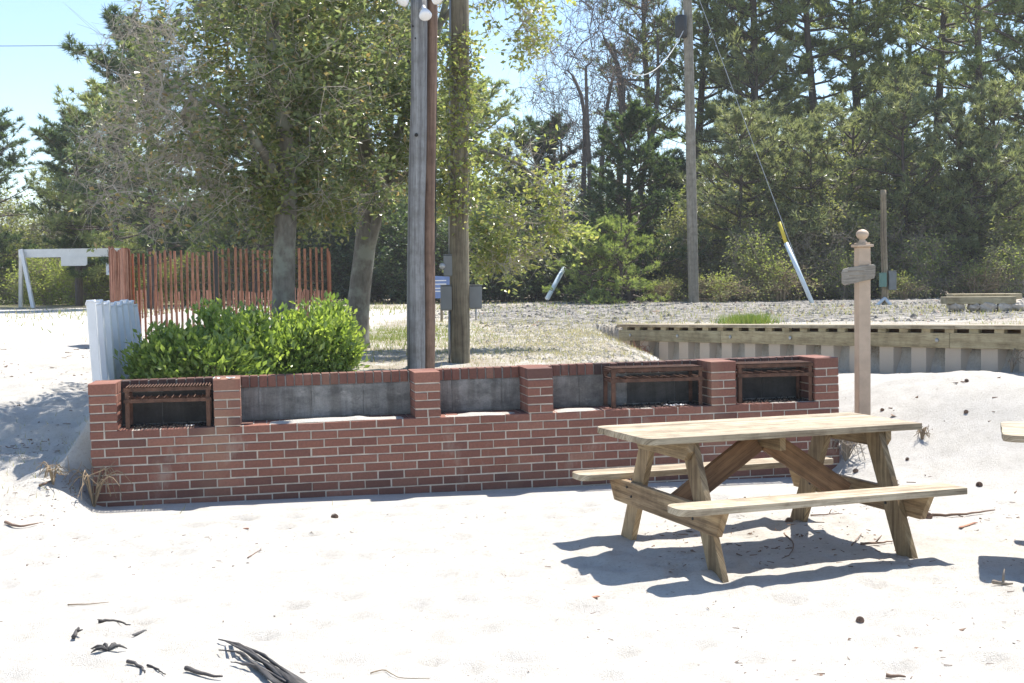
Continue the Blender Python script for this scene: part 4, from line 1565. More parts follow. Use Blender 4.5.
# ------------------------------------------------------------------ woods
def pine_meshes(seed, h, r0, cb, spread, nn, needle, lean=0., density=1.0, wstep=1.0, tuft_n=17, L=.28, Wd=.040, top=True, prof=None):
    rg = np.random.default_rng(seed)
    tm, cm = MB(), MB()
    n = 24
    zz = np.linspace(-.4, h, n)
    bend = rg.normal(0, .12, 2)
    P = np.stack([lean * zz + bend[0] * np.sin(zz * .35), bend[1] * np.sin(zz * .3 + 1), zz], 1)
    rr = r0 * (1 - .85 * np.clip(zz / h, 0, 1)) + .015
    path(tm, P, rr, 10, wob=.06)
    C, Ax = [], []
    z = cb
    p0s, p1s, ra, rb = [], [], [], []
    while z < h - .2:
        q = (z - cb) / (h - cb)
        for k in range(rg.integers(2, 5)):
            az = rg.uniform(0, 2 * math.pi)
            pf = math.sin(math.pi * (.16 + .78 * q)) ** .7 if prof is None else prof(q)
            ln = spread * pf * rg.uniform(.55, 1.1) + .25
            el = R(-8 + 45 * q + rg.uniform(-14, 14))
            d = np.array([math.cos(az) * math.cos(el), math.sin(az) * math.cos(el), math.sin(el)])
            s0 = np.array([np.interp(z, zz, P[:, 0]), np.interp(z, zz, P[:, 1]), z])
            m_ = 6
            pts = [s0]
            dd = d.copy()
            for i in range(m_):
                dd = dd + np.array([0, 0, .07]) + rg.normal(0, .10, 3); dd /= np.linalg.norm(dd)
                pts.append(pts[-1] + dd * ln / m_)
            br = .012 + .016 * ln
            for i in range(m_):
                p0s.append(pts[i]); p1s.append(pts[i + 1]); ra.append(br * (1 - i / m_) + .006); rb.append(br * (1 - (i + 1) / m_) + .006)
            C.append(pts[-1]); Ax.append(dd)
            for i in range(1, m_ + 1):
                for sd in (-1, 1):
                    if i < 2 and rg.uniform() < .6: continue
                    if rg.uniform() > .92 * density: continue
                    side = np.cross(dd, [0, 0, 1]); side /= np.linalg.norm(side) + 1e-6
                    sdv = side * sd * rg.uniform(.5, 1) + dd * rg.uniform(.4, .9) + np.array([0, 0, rg.uniform(.0, .5)])
                    sdv /= np.linalg.norm(sdv)
                    sl = ln * rg.uniform(.16, .34) * (1.15 - .4 * i / m_)
                    e = pts[i] + sdv * sl
                    p0s.append(pts[i]); p1s.append(e); ra.append(.012); rb.append(.005)
                    C.append(e); Ax.append(sdv)
                    for f in (.35, .6, .85):
                        if rg.uniform() < density:
                            sub = sdv + rg.normal(0, .5, 3) + [0, 0, .25]; sub /= np.linalg.norm(sub)
                            e2 = pts[i] + sdv * sl * f + sub * sl * .4
                            p0s.append(pts[i] + sdv * sl * f); p1s.append(e2); ra.append(.008); rb.append(.004)
                            C.append(e2); Ax.append(sub)
        z += rg.uniform(.28, .6) * wstep
    C.append(P[-1]); Ax.append(np.array([0, 0, 1.]))
    # dead lower stubs
    for z in np.arange(1.2, cb + 1.5, .55):
        az = rg.uniform(0, 6.28); ln = rg.uniform(.3, 1.3)
        s0 = np.array([np.interp(z, zz, P[:, 0]), np.interp(z, zz, P[:, 1]), z])
        p0s.append(s0); p1s.append(s0 + np.array([math.cos(az), math.sin(az), rg.uniform(-.1, .4)]) * ln); ra.append(.018); rb.append(.006)
    tubes(tm, np.array(p0s), np.array(p1s), np.array(ra), np.array(rb), 4)
    C, Ax = np.array(C), np.array(Ax)
    tone = (vnoise(C[:, 0] * .8 + 5, C[:, 2] * .8, seed) > .55) * .5 * rg.uniform(0, 1, len(C))
    tufts(cm, C, Ax, tuft_n, L, Wd, .55, rg, tone)
    return tm.mesh('trunk', M['bark_pine'], True), cm.mesh('crown', needle)


def shrub_meshes(seed, r_, n_t, twn, leafn, lsz, leafm, barkm, tone=.2, stems=4, zc=.55, twl=.5, twr=.007, tall=1.0, sr=.05, jit=.4):
    rg = np.random.default_rng(seed)
    tm, cm = MB(), MB()
    limbs = []
    for k in range(stems):
        az = k * 2 * math.pi / stems + rg.uniform(-.4, .4)
        e = np.array([math.cos(az) * r_[0] * .45, math.sin(az) * r_[1] * .45, r_[2] * 1.0 * tall])
        P = smooth_path([[0.08 * math.cos(az), .08 * math.sin(az), -.2], e * [.25, .25, .35] + rg.normal(0, .1, 3), e * [.6, .6, .75] + rg.normal(0, .15, 3), e], 10)
        limbs.append((P, np.linspace(sr, sr * .35, 10), -1))
    T = ell((0, 0, r_[2] * zc * 2 * .52), (r_[0], r_[1], r_[2]), n_t, rg, .2, .15)
    A, par, rad, paths = colonize(limbs, T, .3, rg, jit, .05, .006, .42)
    skin(tm, A, par, rad)
    ends = np.concatenate([A[ids[-5:]] for ids in paths])
    tw = twigs(tm, ends, twn, twl, twr, rg, -.2)
    pool = np.concatenate([ends, tw])
    if leafn:
        dens = np.clip((vnoise(pool[:, 0] * 1.1, pool[:, 2] * 1.1 + pool[:, 1], seed) - .2) * 2, .05, 1)
        pk = rg.choice(len(pool), leafn, p=dens / dens.sum())
        P = pool[pk] + rg.normal(0, .09, (leafn, 3))
        tn = np.clip(tone + (vnoise(P[:, 0] * .7, P[:, 2] * .7, seed + 2) - .5) * .8, 0, 1)
        leaves(cm, P, lsz, lsz * .5, tn, .3, rg)
    else:
        cm = None
    return tm.mesh('trunk', barkm, False), (cm.mesh('crown', leafm) if cm else None)


def put(meshes, name, label, px, D, scale, rz, group, cat='tree', lean=0, sz=None):
    q = at(px, 300, D)
    z0 = gz(q[0], D)
    root = thing(name, label, cat, (q[0], D, z0), rz, group)
    root.scale = (scale, scale, scale if sz is None else sz)
    for nm, me in zip(('trunk', 'crown'), meshes):
        if me is None: continue
        o = bpy.data.objects.new(nm, me); col.objects.link(o); o.parent = root
    return root


PA = pine_meshes(101, 16, .23, 4.6, 2.7, 0, M['pine_needle'], density=.95)
PB = pine_meshes(102, 14, .20, 4.0, 2.5, 0, M['pine_needle'], density=.95)
PC = pine_meshes(103, 16, .21, 7.2, 2.6, 0, M['pine_needle'], density=.75)
PDk = pine_meshes(104, 10.5, .18, 1.8, 2.7, 0, M['dark_needle'], tuft_n=15)
PM = pine_meshes(107, 9, .17, 1.8, 2.9, 0, M['pine_needle'], tuft_n=15)
CEDAR = pine_meshes(105, 6.0, .12, .2, 2.4, 0, M['dark_needle'], tuft_n=15, L=.18, wstep=.7, prof=lambda q: (1 - q) ** .55)
YOUNG = pine_meshes(106, 2.4, .045, .08, 1.25, 0, M['young_needle'], tuft_n=16, L=.13, Wd=.018, wstep=.42, prof=lambda q: (1 - q) ** .5)
SA = shrub_meshes(201, (2.2, 1.8, 2.6), 260, 3, 9000, .13, M['scrub_leaf'], M['bark_grey'])
SB = shrub_meshes(202, (1.8, 1.6, 2.0), 220, 3, 10000, .12, M['scrub_leaf'], M['bark_grey'], tone=.1)
SC = shrub_meshes(203, (1.5, 1.4, 1.3), 200, 3, 9000, .11, M['scrub_leaf'], M['bark_grey'], tone=.75)
SD = shrub_meshes(204, (2.4, 2.0, 2.4), 240, 3, 14000, .14, M['dark_needle'], M['bark_pine'])
BARE = shrub_meshes(205, (2.2, 1.8, 3.0), 150, 2, 2600, .06, M['bud'], M['bark_bare'], stems=3, zc=1.5, twl=.8, twr=.007, tall=1.55, sr=.11, jit=.2)

# tall pines on the right
for (ms, px, D, s, rz, lb) in (
        (PC, 650, 54, .95, .4, 'tall pine behind the utility pole, left of it and half bare'),
        (PB, 703, 51, 1.05, 2.2, 'tall green pine rising just right of the utility pole'),
        (PA, 754, 50, 1.0, 3.4, 'tall pine with a thick dark trunk standing above the pale guy guard'),
        (PB, 812, 50, 1.1, 5.0, 'full green pine right of the thick dark trunk'),
        (PA, 858, 51, .95, 1.5, 'tall spreading pine left of the slim brown post'),
        (PB, 905, 54, .95, .9, 'green pine behind and right of the slim brown post'),
        (PC, 939, 50, .98, 4.0, 'tall open pine with a bare forked top against the sky'),
        (PC, 977, 44, .92, 5.6, 'tall slender pine with thin trunk and open crown at the upper right'),
        (PA, 1035, 47, .9, 2.9, 'pine cut off by the right edge of the view')):
    put(ms, 'pine_tree', lb, px, D, s, rz, 'tall pines in the woods')
# dark pines on the left and behind the oaks
for (ms, px, D, s, sz, rz, lb) in (
        (PDk, 152, 40, .95, .80, .3, 'dark blue green pine whose top stands against the sky left of the oaks'),
        (PDk, 80, 47, .74, .62, 1.1, 'smaller dark pine behind the white swing frame'),
        (PM, 122, 45, .85, .78, 4.1, 'dark pine between the smaller pine and the oak crown'),
        (PDk, -18, 52, .85, .72, 5.2, 'dark pine cut off by the left edge of the view'),
        (PDk, 255, 44, 1.0, 1.1, 5.9, 'dark pine behind the straight oak trunk'),
        (PM, 320, 48, 1.1, 1.25, 2.7, 'dark pine behind the forked oak'),
        (PDk, 395, 46, 1.0, .95, 3.6, 'dark pine behind the grey light pole'),
        (PM, 462, 50, 1.0, .85, .8, 'dark pine behind the meter pole'),
        (PDk, 540, 50, .8, .62, 1.9, 'dark pine left of the bare trees')):
    put(ms, 'pine_tree', lb, px, D, s, rz, 'dark pines in the woods', sz=sz)
put(CEDAR, 'cedar_tree', 'dense dark cedar standing left of the utility pole', 632, 41, 1.0, .5, None, sz=.97)
put(CEDAR, 'cedar_tree', 'second dark cedar tucked just behind the utility pole', 672, 45, .85, 2.5, None, sz=.8)
put(YOUNG, 'young_pine', 'small bright green young pine at the gravel edge', 622, 37, .95, 1.0, None, sz=.95)
put(YOUNG, 'young_pine', 'smallest bright green young pine left of its taller neighbour', 593, 37.6, .9, 2.0, None, sz=.85)
for (px, D, s, sz, rz, lb) in ((588, 47, 1.2, 1.75, .2, 'bare pinkish grey tree against the sky right of the oak leaves'), (632, 50, 1.3, 2.1, 1.7, 'taller bare tree with dark forked stems left of the utility pole'),
                               (556, 52, 1.0, 1.35, 3.0, 'small bare tree at the edge of the oak leaves'), (905, 57, 1.2, 1.3, 4.0, 'bare grey tree among the right hand pines')):
    put(BARE, 'bare_tree', lb, px, D, s, rz, 'leafless trees in the woods', sz=sz)

# scrub along the wood's edge
k = 0
kinds = ((SA, 'grey green scrub'), (SB, 'brown twiggy scrub'), (SC, 'yellow green scrub'), (SD, 'dark evergreen scrub'))
rg = np.random.default_rng(77)
spots = [(722, 43, 0, 1.0), (768, 39.5, 1, .9), (796, 42, 0, 1.0), (838, 39.5, 1, .95), (872, 42, 1, 1.0), (903, 40, 1, .9), (935, 43, 0, 1.0), (985, 40, 1, .9), (1022, 42, 0, 1.0), (745, 39.5, 1, .6), (820, 39, 1, .55),
         (705, 41, 1, 1.0), (812, 42, 0, 1.3), (955, 42, 0, 1.2), (1010, 43, 1, 1.3), (745, 42, 1, 1.2), (880, 43, 0, 1.3),
         (400, 44, 3, .9), (430, 42.5, 3, .8), (470, 43, 3, .85), (505, 42, 3, .9), (535, 43, 3, .8), (375, 46, 3, 1.0), (560, 44, 3, .85), (655, 43, 3, .8), (350, 45, 3, .9), (590, 46, 3, 1.0),
         (48, 50, 2, 1.0), (92, 49, 2, 1.1), (120, 52, 2, 1.3), (20, 54, 2, 1.2), (70, 55, 0, 1.2), (150, 50, 0, 1.1), (190, 46, 2, 1.0), (235, 45, 0, .9), (290, 46, 2, 1.0), (-10, 56, 0, 1.2), (110, 58, 0, 1.6), (35, 60, 0, 1.1),
         (520, 57, 0, 1.3), (450, 58, 3, 1.4), (380, 60, 0, 1.5), (310, 60, 3, 1.5), (240, 60, 0, 1.5), (170, 62, 3, 1.4), (600, 58, 0, 1.3), (690, 60, 0, 1.5), (750, 62, 0, 1.7), (840, 62, 0, 1.7), (910, 61, 3, 1.4), (970, 62, 0, 1.7), (1040, 60, 0, 1.6)]
YP = pine_meshes(108, 5.6, .07, .9, 1.75, 0, M['grey_needle'], tuft_n=13, L=.20, Wd=.026, density=.85, prof=lambda q: math.sin(math.pi * (.22 + .72 * q)) ** .8)
YQ = pine_meshes(109, 4.6, .06, .8, 1.9, 0, M['grey_needle'], tuft_n=13, L=.20, Wd=.026, lean=.06, density=.85, prof=lambda q: math.sin(math.pi * (.25 + .7 * q)) ** .8)
for (ms, px, D, s, rz, lb) in ((YP, 732, 40, 1.0, .3, 'soft grey green young pine just left of the pale guy guard'), (YQ, 783, 40.5, 1.1, 2.0, 'leaning young pine behind the pale guy guard'),
                              (YP, 815, 40.5, .95, 4.1, 'soft grey green young pine midway between the guy guard and the sign post'), (YQ, 853, 41, 1.2, 1.0, 'broad young pine seen above the sign post finial'),
                              (YP, 915, 40, 1.05, 2.7, 'soft grey green young pine right of the slim brown post'), (YQ, 948, 41, 1.25, 5.0, 'taller leaning young pine above the plank pile'),
                              (YP, 968, 39.5, .85, .9, 'short young pine just behind the plank pile'), (YP, 1005, 40, 1.1, 3.3, 'young pine near the right edge behind the planks'),
                              (YQ, 890, 45, 1.5, .2, 'large soft young pine behind the slim brown post'), (YP, 765, 46, 1.5, 1.9, 'large soft young pine below the thick dark trunk'),
                              (YP, 1035, 45, 1.4, 4.4, 'large young pine cut off by the right edge')):
    put(ms, 'young_pine', lb, px, D, s, rz, 'young pines along the wood edge')
for (px, D, kd, s) in spots:
    me, kn_ = kinds[kd]
    side = 'on the right of the utility pole' if px > 690 else 'behind the swing frame' if px < 200 else 'behind the oaks and poles' if px < 480 else 'left of the utility pole'
    put(me, 'scrub_bush', f'{kn_} at the edge of the woods {side}', px, D, s * rg.uniform(.9, 1.1), rg.uniform(0, 6.28), f'{kn_} {side}', 'shrub')

SE = shrub_meshes(206, (1.3, 1.1, .9), 90, 3, 1500, .10, M['scrub_leaf'], M['bark_dry'], tone=.3, stems=5, twl=.45, twr=.006)
SF = shrub_meshes(207, (1.0, 1.0, 1.2), 80, 4, 2600, .10, M['scrub_leaf'], M['bark_grey'], tone=.5, stems=3, twl=.5, twr=.006, tall=1.2)
for (ms, px, D, sc_, sz, lb) in ((SE, 724, 36.5, .7, .6, 'low brown dead brush between the utility pole and the guy guard'), (SF, 756, 38.0, .9, 1.1, 'thin upright brush left of the guy guard'),
                             (SE, 781, 37.2, .8, .9, 'brown tangled brush behind the foot of the pale guy guard'), (SF, 842, 38.2, .8, .8, 'thin grey green brush left of the sign post'),
                             (SE, 905, 37.0, .6, .5, 'low brown brush right of the slim brown post'), (SF, 928, 38.4, 1.0, 1.0, 'thin upright brush left of the plank pile'),
                             (SE, 975, 37.6, .75, .75, 'brown tangled brush behind the plank pile'), (SF, 1008, 38, .9, .85, 'thin grey green brush at the right edge behind the planks'),
                             (SE, 665, 38.2, .55, .5, 'low brown brush left of the utility pole')):
    put(ms, 'low_brush', lb, px, D, sc_, rg.uniform(0, 6.28), 'dry brush along the gravel', 'shrub', sz=sz)

# ------------------------------------------------------------------ small ground things
rg = np.random.default_rng(91)


def scatter_grass():
    m1 = MB()
    def patch(cx, cy, rx, ry, n, h, green, w=.006):
        P = np.stack([rg.normal(cx, rx, n), rg.normal(cy, ry, n)], 1)
        s, nn_ = (P[:, 0] - WX) * CW + (P[:, 1] - WY) * SW, -(P[:, 0] - WX) * SW + (P[:, 1] - WY) * CW
        ok = ~((nn_ < .5) & (nn_ > -.1) & (s > -.1) & (s < WLEN + .1))
        P = P[ok]
        z = tz(P[:, 0], P[:, 1])
        P3 = np.stack([P[:, 0], P[:, 1], z - .005], 1)
        d = rg.normal(0, .4, P3.shape); d[:, 2] = 1
        d /= np.linalg.norm(d, axis=1, keepdims=True)
        blades(m1, P3, d, h, w, rg, np.clip(rg.normal(.75 - .6 * green, .16, len(P3)), 0, 1))
    patch(-1.5, 17, .6, 1.4, 3000, .08, .8, .008)
    patch(-.9, 14.5, .7, 1.5, 1200, .05, .3)
    patch(.3, 15.3, .6, 1.4, 1600, .05, .2)
    patch(1.1, 15.5, .7, 1.8, 3500, .05, -.1, .005)
    patch(1.3, 17.2, .4, .6, 700, .08, .1)
    patch(.6, 13.5, .5, .8, 600, .05, .1)
    patch(-.2, 12.8, .8, .6, 700, .05, .3)
    patch(3.38, 18.6, .17, .2, 1300, .17, 1.0, .01)
    patch(7.2, 16.5, .7, .5, 700, .06, .6, .008)
    patch(0, 20, 2.5, 2, 4000, .06, .1, .009)
    patch(-6, 34, 5, 5, 3000, .12, .55, .02)
    patch(8, 25, 4, 3, 2500, .10, .25, .014)
    patch(-3.4, 10.6, .5, .7, 400, .06, .3)
    tag(m1.build('grass', M['grass_blade']), 'thin tan and green grass on the bank behind the wall', 'grass', kind='stuff')


scatter_grass()


def scatter_gravel():
    m1 = MB()
    n = 16000
    Y = rg.uniform(18.5, 44, n) ** 1.0
    X = rg.uniform(-2, 16, n) * Y / 30
    kb = 7000
    X[:kb], Y[:kb] = rg.normal(.9, .75, kb), rg.uniform(12.2, 19, kb)
    q = (X - BA[0]) * BN[0] + (Y - BA[1]) * BN[1]
    ok = (q > .35) | (Y > 19) | (np.arange(n) < kb)
    small = (np.arange(n) < kb)[ok & (vnoise(X * .5, Y * .5, 13) > .28)]
    ok &= vnoise(X * .5, Y * .5, 13) > .28
    X, Y = X[ok], Y[ok]
    n = len(X)
    Z = tz(X, Y)
    r_ = (np.abs(rg.normal(0, .02, n)) + .012) * np.where(small, .5, 1)
    O = np.array([[1, 0, 0], [-1, 0, 0], [0, 1, 0], [0, -1, 0], [0, 0, .7], [0, 0, -.6]])
    V = np.stack([X, Y, Z], 1)[:, None] + O[None] * r_[:, None, None] * rg.uniform(.6, 1.35, (n, 6, 1))
    Fc = np.array([[0, 2, 4], [2, 1, 4], [1, 3, 4], [3, 0, 4], [2, 0, 5], [1, 2, 5], [3, 1, 5], [0, 3, 5]])
    m1.add(V.reshape(-1, 3), (Fc[None] + (np.arange(n) * 6)[:, None, None]).reshape(-1, 3), None, np.repeat(np.where(small, rg.uniform(.55, .95, n), rg.uniform(0, 1, n)), 8))
    m, nt, b = mat('gravel')
    nt.links.new(ramp(nt, attr(nt, 'rnd'), [(0, (.05, .048, .045)), (.3, (.15, .145, .135)), (.7, (.27, .255, .23)), (.9, (.42, .385, .33)), (1, (.27, .16, .11))]), b.inputs['Base Color'])
    b.inputs['Roughness'].default_value = .95
    tag(m1.build('gravel', m), 'grey crushed stone spread on the terrace below the woods', 'gravel', kind='stuff')


scatter_gravel()


def litter():
    m1 = MB()
    def patch(x0, x1, y0, y1, n, rr):
        X, Y = rg.uniform(x0, x1, n), rg.uniform(y0, y1, n)
        ok = vnoise(X * 1.6, Y * 1.6, 17) > .42
        for x, y in zip(X[ok], Y[ok]):
            r_ = rr * rg.uniform(.3, 1.2)
            z = gz(x, y)
            if rg.uniform() < .35:
                a = rg.uniform(0, 6.28); l = r_ * rg.uniform(2, 6)
                tubes(m1, [[x, y, z + .004]], [[x + math.cos(a) * l, y + math.sin(a) * l, z + .006]], r_ * .3, r_ * .2, 4)
            else:
                V = np.array([x, y, z + r_ * .25]) + rg.normal(0, 1, (4, 3)) * [r_, r_, r_ * .45]
                m1.add(V, [[0, 1, 2], [0, 2, 3], [0, 3, 1], [1, 3, 2]], None, rg.uniform())
    patch(-3.8, -1.0, 4.6, 8.8, 600, .007)
    patch(-1.2, 1.2, 5.2, 9, 260, .006)
    patch(.9, 3.6, 5.2, 9.5, 800, .0075)
    patch(-3.6, 3.8, 4.8, 9.3, 900, .0045)
    patch(.8, 2.4, 7.0, 8.4, 160, .012)
    patch(2.6, 5.5, 8.5, 13, 200, .016)
    patch(-6.5, -3.25, 9.3, 16, 900, .014)
    patch(-4.8, -3.1, 8.6, 11, 700, .009)
    tag(m1.build('litter', M['twig_brown']), 'dark bark flecks and pine bits scattered on the white sand', 'litter', kind='stuff')


litter()


def cone_mesh():
    m1 = MB()
    lathe(m1, [(0, -.03), (.016, -.026), (.022, -.008), (.018, .014), (.008, .03), (0, .033)], (0, 0, 0), 10)
    for k in range(70):
        t = k / 70
        an = k * 2.39996
        z = -.03 + .062 * t
        r_ = .026 * math.sin(math.pi * (.15 + .8 * t)) ** .7
        c = np.array([math.cos(an), math.sin(an), 0])
        s = np.array([-c[1], c[0], 0])
        o_ = c * r_ * .6 + [0, 0, z]
        tip = c * (r_ + .012) + [0, 0, z + .008]
        V = np.array([o_ - s * .005, o_ + s * .005, tip + s * .006, tip - s * .006, tip * [1, 1, 1] + [0, 0, .006]])
        m1.add(V, [[0, 1, 2, 3]]); m1.n -= 0
        m1.add(np.array([V[3], V[2], V[4]]), [[0, 1, 2]])
    return m1.mesh('pine_cone', M['cone'])


def gnd(px, py):
    """point of the ground seen at a pixel"""
    Y = 4.5
    last = None
    while Y < 30:
        q = at(px, py, Y)
        if q[2] <= gz(q[0], q[1]): return np.array([q[0], q[1], gz(q[0], q[1])])
        Y += .03
    return q


CM = cone_mesh()
for (px, py, s, lb) in ((334, 519, 1.0, 'brown pine cone alone on the white sand in front of the wall'), (928, 519, 1.15, 'pine cone under the right end of the near bench'),
                        (979, 487, 1.0, 'pine cone on the sand right of the near bench end'), (856, 473, .9, 'dark cone behind the right table leg'),
                        (789, 524, 1.1, 'brown cone at the foot of the far right table leg'), (882, 412, .9, 'pine cone on the sand just right of the sign post'),
                        (966, 413, 1.0, 'pine cone on the bright sand slope at right'), (967, 382, 1.0, 'pine cone on the sand slope below the bulkhead'), (860, 624, .8, 'small brown cone on the sand below the table shadow'),
                        (907, 460, .8, 'small dark cone behind the near bench end')):
    g = gnd(px, py)
    o = bpy.data.objects.new('pine_cone', CM); col.objects.link(o)
    o.location = (g[0], g[1], g[2] + .008 * s); o.scale = (s * (.66 if py > 470 else .5),) * 3
    o.rotation_euler = (R(80) + rg.uniform(-.3, .3), rg.uniform(-.3, .3), rg.uniform(0, 6.28))
    tag(o, lb, 'pine cone', 'pine cones on the sand')


def stick(pts, r_, label, m_=None, forks=()):
    P = []
    for (px, py) in pts:
        g = gnd(px, py); P.append(g + [0, 0, r_ * 1.0 + .004])
    P = smooth_path(P, max(6, len(P) * 3))
    P = P + rg.normal(0, r_ * .4, P.shape) * [1, 1, .3]
    m1 = MB()
    path(m1, P, np.linspace(r_, r_ * .35, len(P)), 6)
    for (i, d, l) in forks:
        b_ = P[i]
        path(m1, [b_, b_ + np.array(d) * l * .5, b_ + np.array(d) * l + rg.normal(0, .01, 3)], [r_ * .6, r_ * .5, r_ * .2], 5)
    return tag(m1.build('twig', m_ or M['twig_brown'], smooth=True), label, 'twig', 'twigs on the sand')


stick([(931, 517), (950, 518), (975, 515), (994, 512)], .012, 'long curved twig on the sand right of the table')
stick([(860, 546), (880, 545), (893, 543)], .009, 'twig lying beside the near right table leg', None, ((3, (.5, .2, .5), .1),))
stick([(852, 547), (862, 535)], .005, 'thin twig standing askew beside the near right leg')
stick([(810, 517), (830, 516), (843, 515)], .006, 'thin straight twig behind the near bench', None, ((4, (.3, .2, .6), .07),))
stick([(784, 535), (793, 545), (790, 556), (782, 560)], .005, 'thin curled twig in the table shadow')
stick([(993, 586), (1011, 587)], .013, 'short forked grey stick on the sand at lower right', M['bark_grey'], ((3, (.1, .2, .8), .09),))
stick([(886, 679), (906, 682)], .009, 'short twig at the bottom edge near the right corner')
stick([(248, 560), (258, 553), (262, 550)], .004, 'small bent twig in front of the wall at left')
stick([(99, 625), (115, 624), (130, 628)], .009, 'dark twig on the sand at lower left', M['drift'], ((1, (-.4, .1, .2), .04),))
stick([(130, 665), (140, 671), (146, 676)], .009, 'short dark stick pointing right at lower left', M['drift'])
stick([(148, 668), (158, 674), (165, 678)], .006, 'thin dark stick beside the short one at lower left', M['drift'])
stick([(186, 673), (205, 679), (222, 682)], .011, 'dark stick with a red tip at the bottom edge', M['drift'])
stick([(5, 525), (20, 529), (38, 526)], .011, 'brown twig on the sand slope at the left edge')
stick([(68, 607), (90, 607), (110, 605)], .004, 'long thin pale twig at lower left', M['bark_dry'])
stick([(75, 640), (78, 632)], .012, 'stubby dark twig at lower left', M['drift'], ((2, (.5, .2, .2), .05),))
stick([(370, 676), (385, 673), (400, 680), (430, 681)], .003, 'thin curly twig at the bottom edge of the sand', M['bark_dry'])
stick([(40, 488), (48, 484), (56, 480)], .009, 'short dark twig on the sand slope left of the wall')
for k, (px0, py0, px1, py1, lb) in enumerate(((960, 529, 976, 524, 'flat reddish bark chip on the sand right of the table'), (133, 637, 146, 634, 'flat dark bark chip at lower left'),
                                            (590, 600, 599, 598, 'small dark bark chip below the table shadow'), (243, 530, 249, 530, 'small tan chip on the sand in front of the wall'))):
    a, b_ = gnd(px0, py0), gnd(px1, py1)
    m1 = MB(); obox(m1, a + [0, 0, .008], b_ + [0, 0, .010], .022, .006)
    tag(m1.build('bark_chip', M['chip' if k != 1 else 'drift'], bevel=.003), lb, 'bark chip', 'bark chips on the sand')

# torn leaf of bark at the lower left
g = gnd(108, 654)
m1 = MB()
for k in range(5):
    an = k * .9 + .3
    P = [g + [0, 0, .01], g + np.array([math.cos(an) * .04, math.sin(an) * .04, .03]), g + np.array([math.cos(an) * .085, math.sin(an) * .06, .012])]
    path(m1, smooth_path(P, 6), [.003, .007, .008, .007, .004, .002], 6)
tag(m1.build('bark_curl', M['drift'], smooth=True), 'curled dark bark scrap on the sand at lower left', 'bark')

# splintered driftwood branch at the bottom edge
dw = thing('driftwood', 'dark splintered driftwood branch coming in at the bottom edge', 'driftwood')
def dpath(pts, r0, r1, wob=.25):
    P = smooth_path([gnd(px, py) + [0, 0, z] for (px, py, z) in pts], 16)
    m_ = MB()
    rr = np.linspace(r0, r1, 16) * np.clip(1 + rng.normal(0, .16, 16), .6, 1.4)
    P = P + rng.normal(0, 1, P.shape) * (rr * .16)[:, None]
    path(m_, P, rr, 9, wob=wob)
    return m_
q = dpath([(219, 644, .02), (238, 653, .03), (256, 664, .025), (276, 676, .02), (305, 696, .015), (340, 722, .01)], .003, .024, .4)
q.build('branch', M['drift'], dw, smooth=True)
for pts in ([(219, 655, .015), (240, 661, .03), (256, 670, .02), (300, 704, .01)], [(231, 666, .012), (248, 670, .02), (270, 679, .02), (330, 712, .02)], [(225, 649, .03), (245, 661, .04), (268, 673, .03), (318, 706, .015)], [(240, 652, .03), (260, 663, .035), (284, 677, .03), (326, 704, .015)]):
    dpath(pts, .002, .012, .45).build('splinter', M['drift'], dw, smooth=True)


# dry weed at the wall's left foot, dry brush by its right end
def dry_plant(label, g, n, h, seed, lean=(0, 0), m_=None):
    rg2 = np.random.default_rng(seed)
    m1 = MB()
    for k in range(n):
        an = rg2.uniform(0, 6.28)
        out = np.array([math.cos(an), math.sin(an), 0]) * rg2.uniform(.3, 1.0) * h + np.array([lean[0], lean[1], 0]) * h
        P = smooth_path([[0, 0, -.02], out * .35 + [0, 0, h * rg2.uniform(.5, .9)], out * .8 + [0, 0, h * rg2.uniform(.5, 1.1)], out * 1.2 + [0, 0, h * rg2.uniform(.1, .7)]], 9)
        path(m1, P, np.linspace(.006, .002, 9), 5, cap=False)
        for i in (4, 6):
            e = P[i] + rg2.normal(0, .25, 3) * h
            tubes(m1, [P[i]], [e], .003, .0015, 4)
    o = m1.build('dry_weed', m_ or M['bark_dry'], smooth=True)
    o.location = g
    return tag(o, label, 'weed', 'dry weeds by the wall')


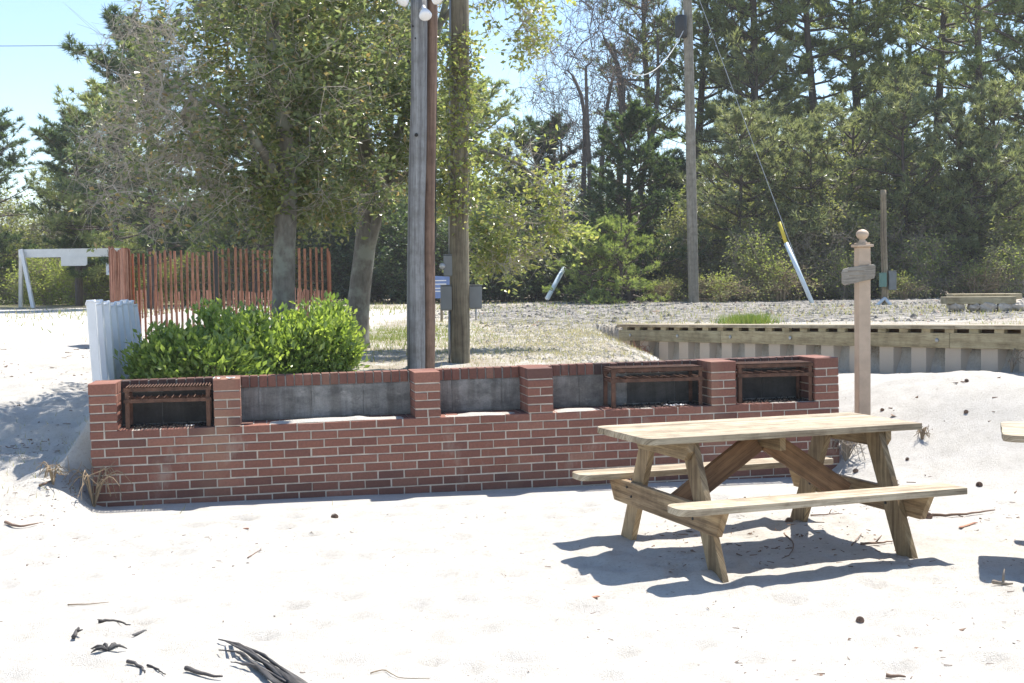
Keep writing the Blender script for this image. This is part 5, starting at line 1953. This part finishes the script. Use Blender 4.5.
q = wp(.02, -.10, 0)
dry_plant('tan dry weed with bent stems at the left foot of the wall', (q[0], q[1], gz(q[0], q[1])), 16, .30, 3)
q = wp(-.25, -.18, 0)
dry_plant('low tan dry weed on the sand just left of the wall', (q[0], q[1], gz(q[0], q[1])), 12, .15, 4)
g = gnd(846, 462)
dry_plant('grey dry brush on the sand behind the right end of the table', (g[0], g[1], g[2]), 34, .26, 5, m_=M['bark_grey'])
g = gnd(922, 440)
dry_plant('low dry brush on the bright sand right of the sign post', (g[0], g[1], g[2]), 14, .09, 6)
q = at(637, 352, 17.3)
dry_plant('rusty brown dry brush at the left end of the bulkhead', (q[0], q[1], gz(q[0], q[1])), 40, .30, 8, m_=M['chip'])
q = at(1003, 368, 12.2)
dry_plant('small dry sprig against the bulkhead at the right edge', (q[0], q[1] - .2, gz(q[0], q[1] - .2)), 7, .2, 9, m_=M['bark_grey'])

# ------------------------------------------------------------------ pale scattering volume added to lift the dark tones of the woods
hz = MB()
box(hz, -265, 265, -65, 325, -1.6, 24)
ho = hz.build('added_haze', None)
hm = bpy.data.materials.new('added_haze')
hm.use_nodes = True
hm.node_tree.nodes.clear()
ov = hm.node_tree.nodes.new('ShaderNodeOutputMaterial')
pv = hm.node_tree.nodes.new('ShaderNodeVolumePrincipled')
pv.inputs['Color'].default_value = (.93, .95, .97, 1)
pv.inputs['Density'].default_value = .0008
hm.node_tree.links.new(pv.outputs[0], ov.inputs['Volume'])
ho.data.materials.append(hm)
tag(ho, 'thin pale veil of air added to lighten the dark woods', 'added_haze', kind='stuff')

# ------------------------------------------------------------------ light
AZ, EL = R(38), R(62)
w = bpy.data.worlds.new('World')
sc.world = w
w.use_nodes = True
nt = w.node_tree
sky = nt.nodes.new('ShaderNodeTexSky')
sky.sky_type = 'NISHITA'
sky.sun_disc = False
sky.sun_elevation = EL
sky.sun_rotation = AZ
sky.air_density, sky.dust_density, sky.ozone_density = 1.0, .15, 2.2
bg = nt.nodes['Background']
bg.inputs[1].default_value = .11
nt.links.new(sky.outputs[0], bg.inputs[0])
sun = bpy.data.lights.new('sun', 'SUN')
sun.energy = 4.5
sun.angle = R(.53)
sun.color = (1, .95, .87)
so = bpy.data.objects.new('sun', sun)
col.objects.link(so)
dv = Vector((math.sin(AZ) * math.cos(EL), math.cos(AZ) * math.cos(EL), math.sin(EL)))
so.rotation_euler = dv.to_track_quat('Z', 'Y').to_euler()
so.location = dv * 50

vs = sc.view_settings
vs.view_transform = 'Standard'
vs.look = 'None'
vs.gamma = 1
vs.exposure = 1.05
vs.use_curve_mapping = False
sc.render.engine = 'CYCLES'
sc.cycles.use_denoising = True
sc.cycles.max_bounces = 8
sc.cycles.diffuse_bounces = 4
sc.cycles.transmission_bounces = 4
sc.cycles.caustics_reflective = sc.cycles.caustics_refractive = False
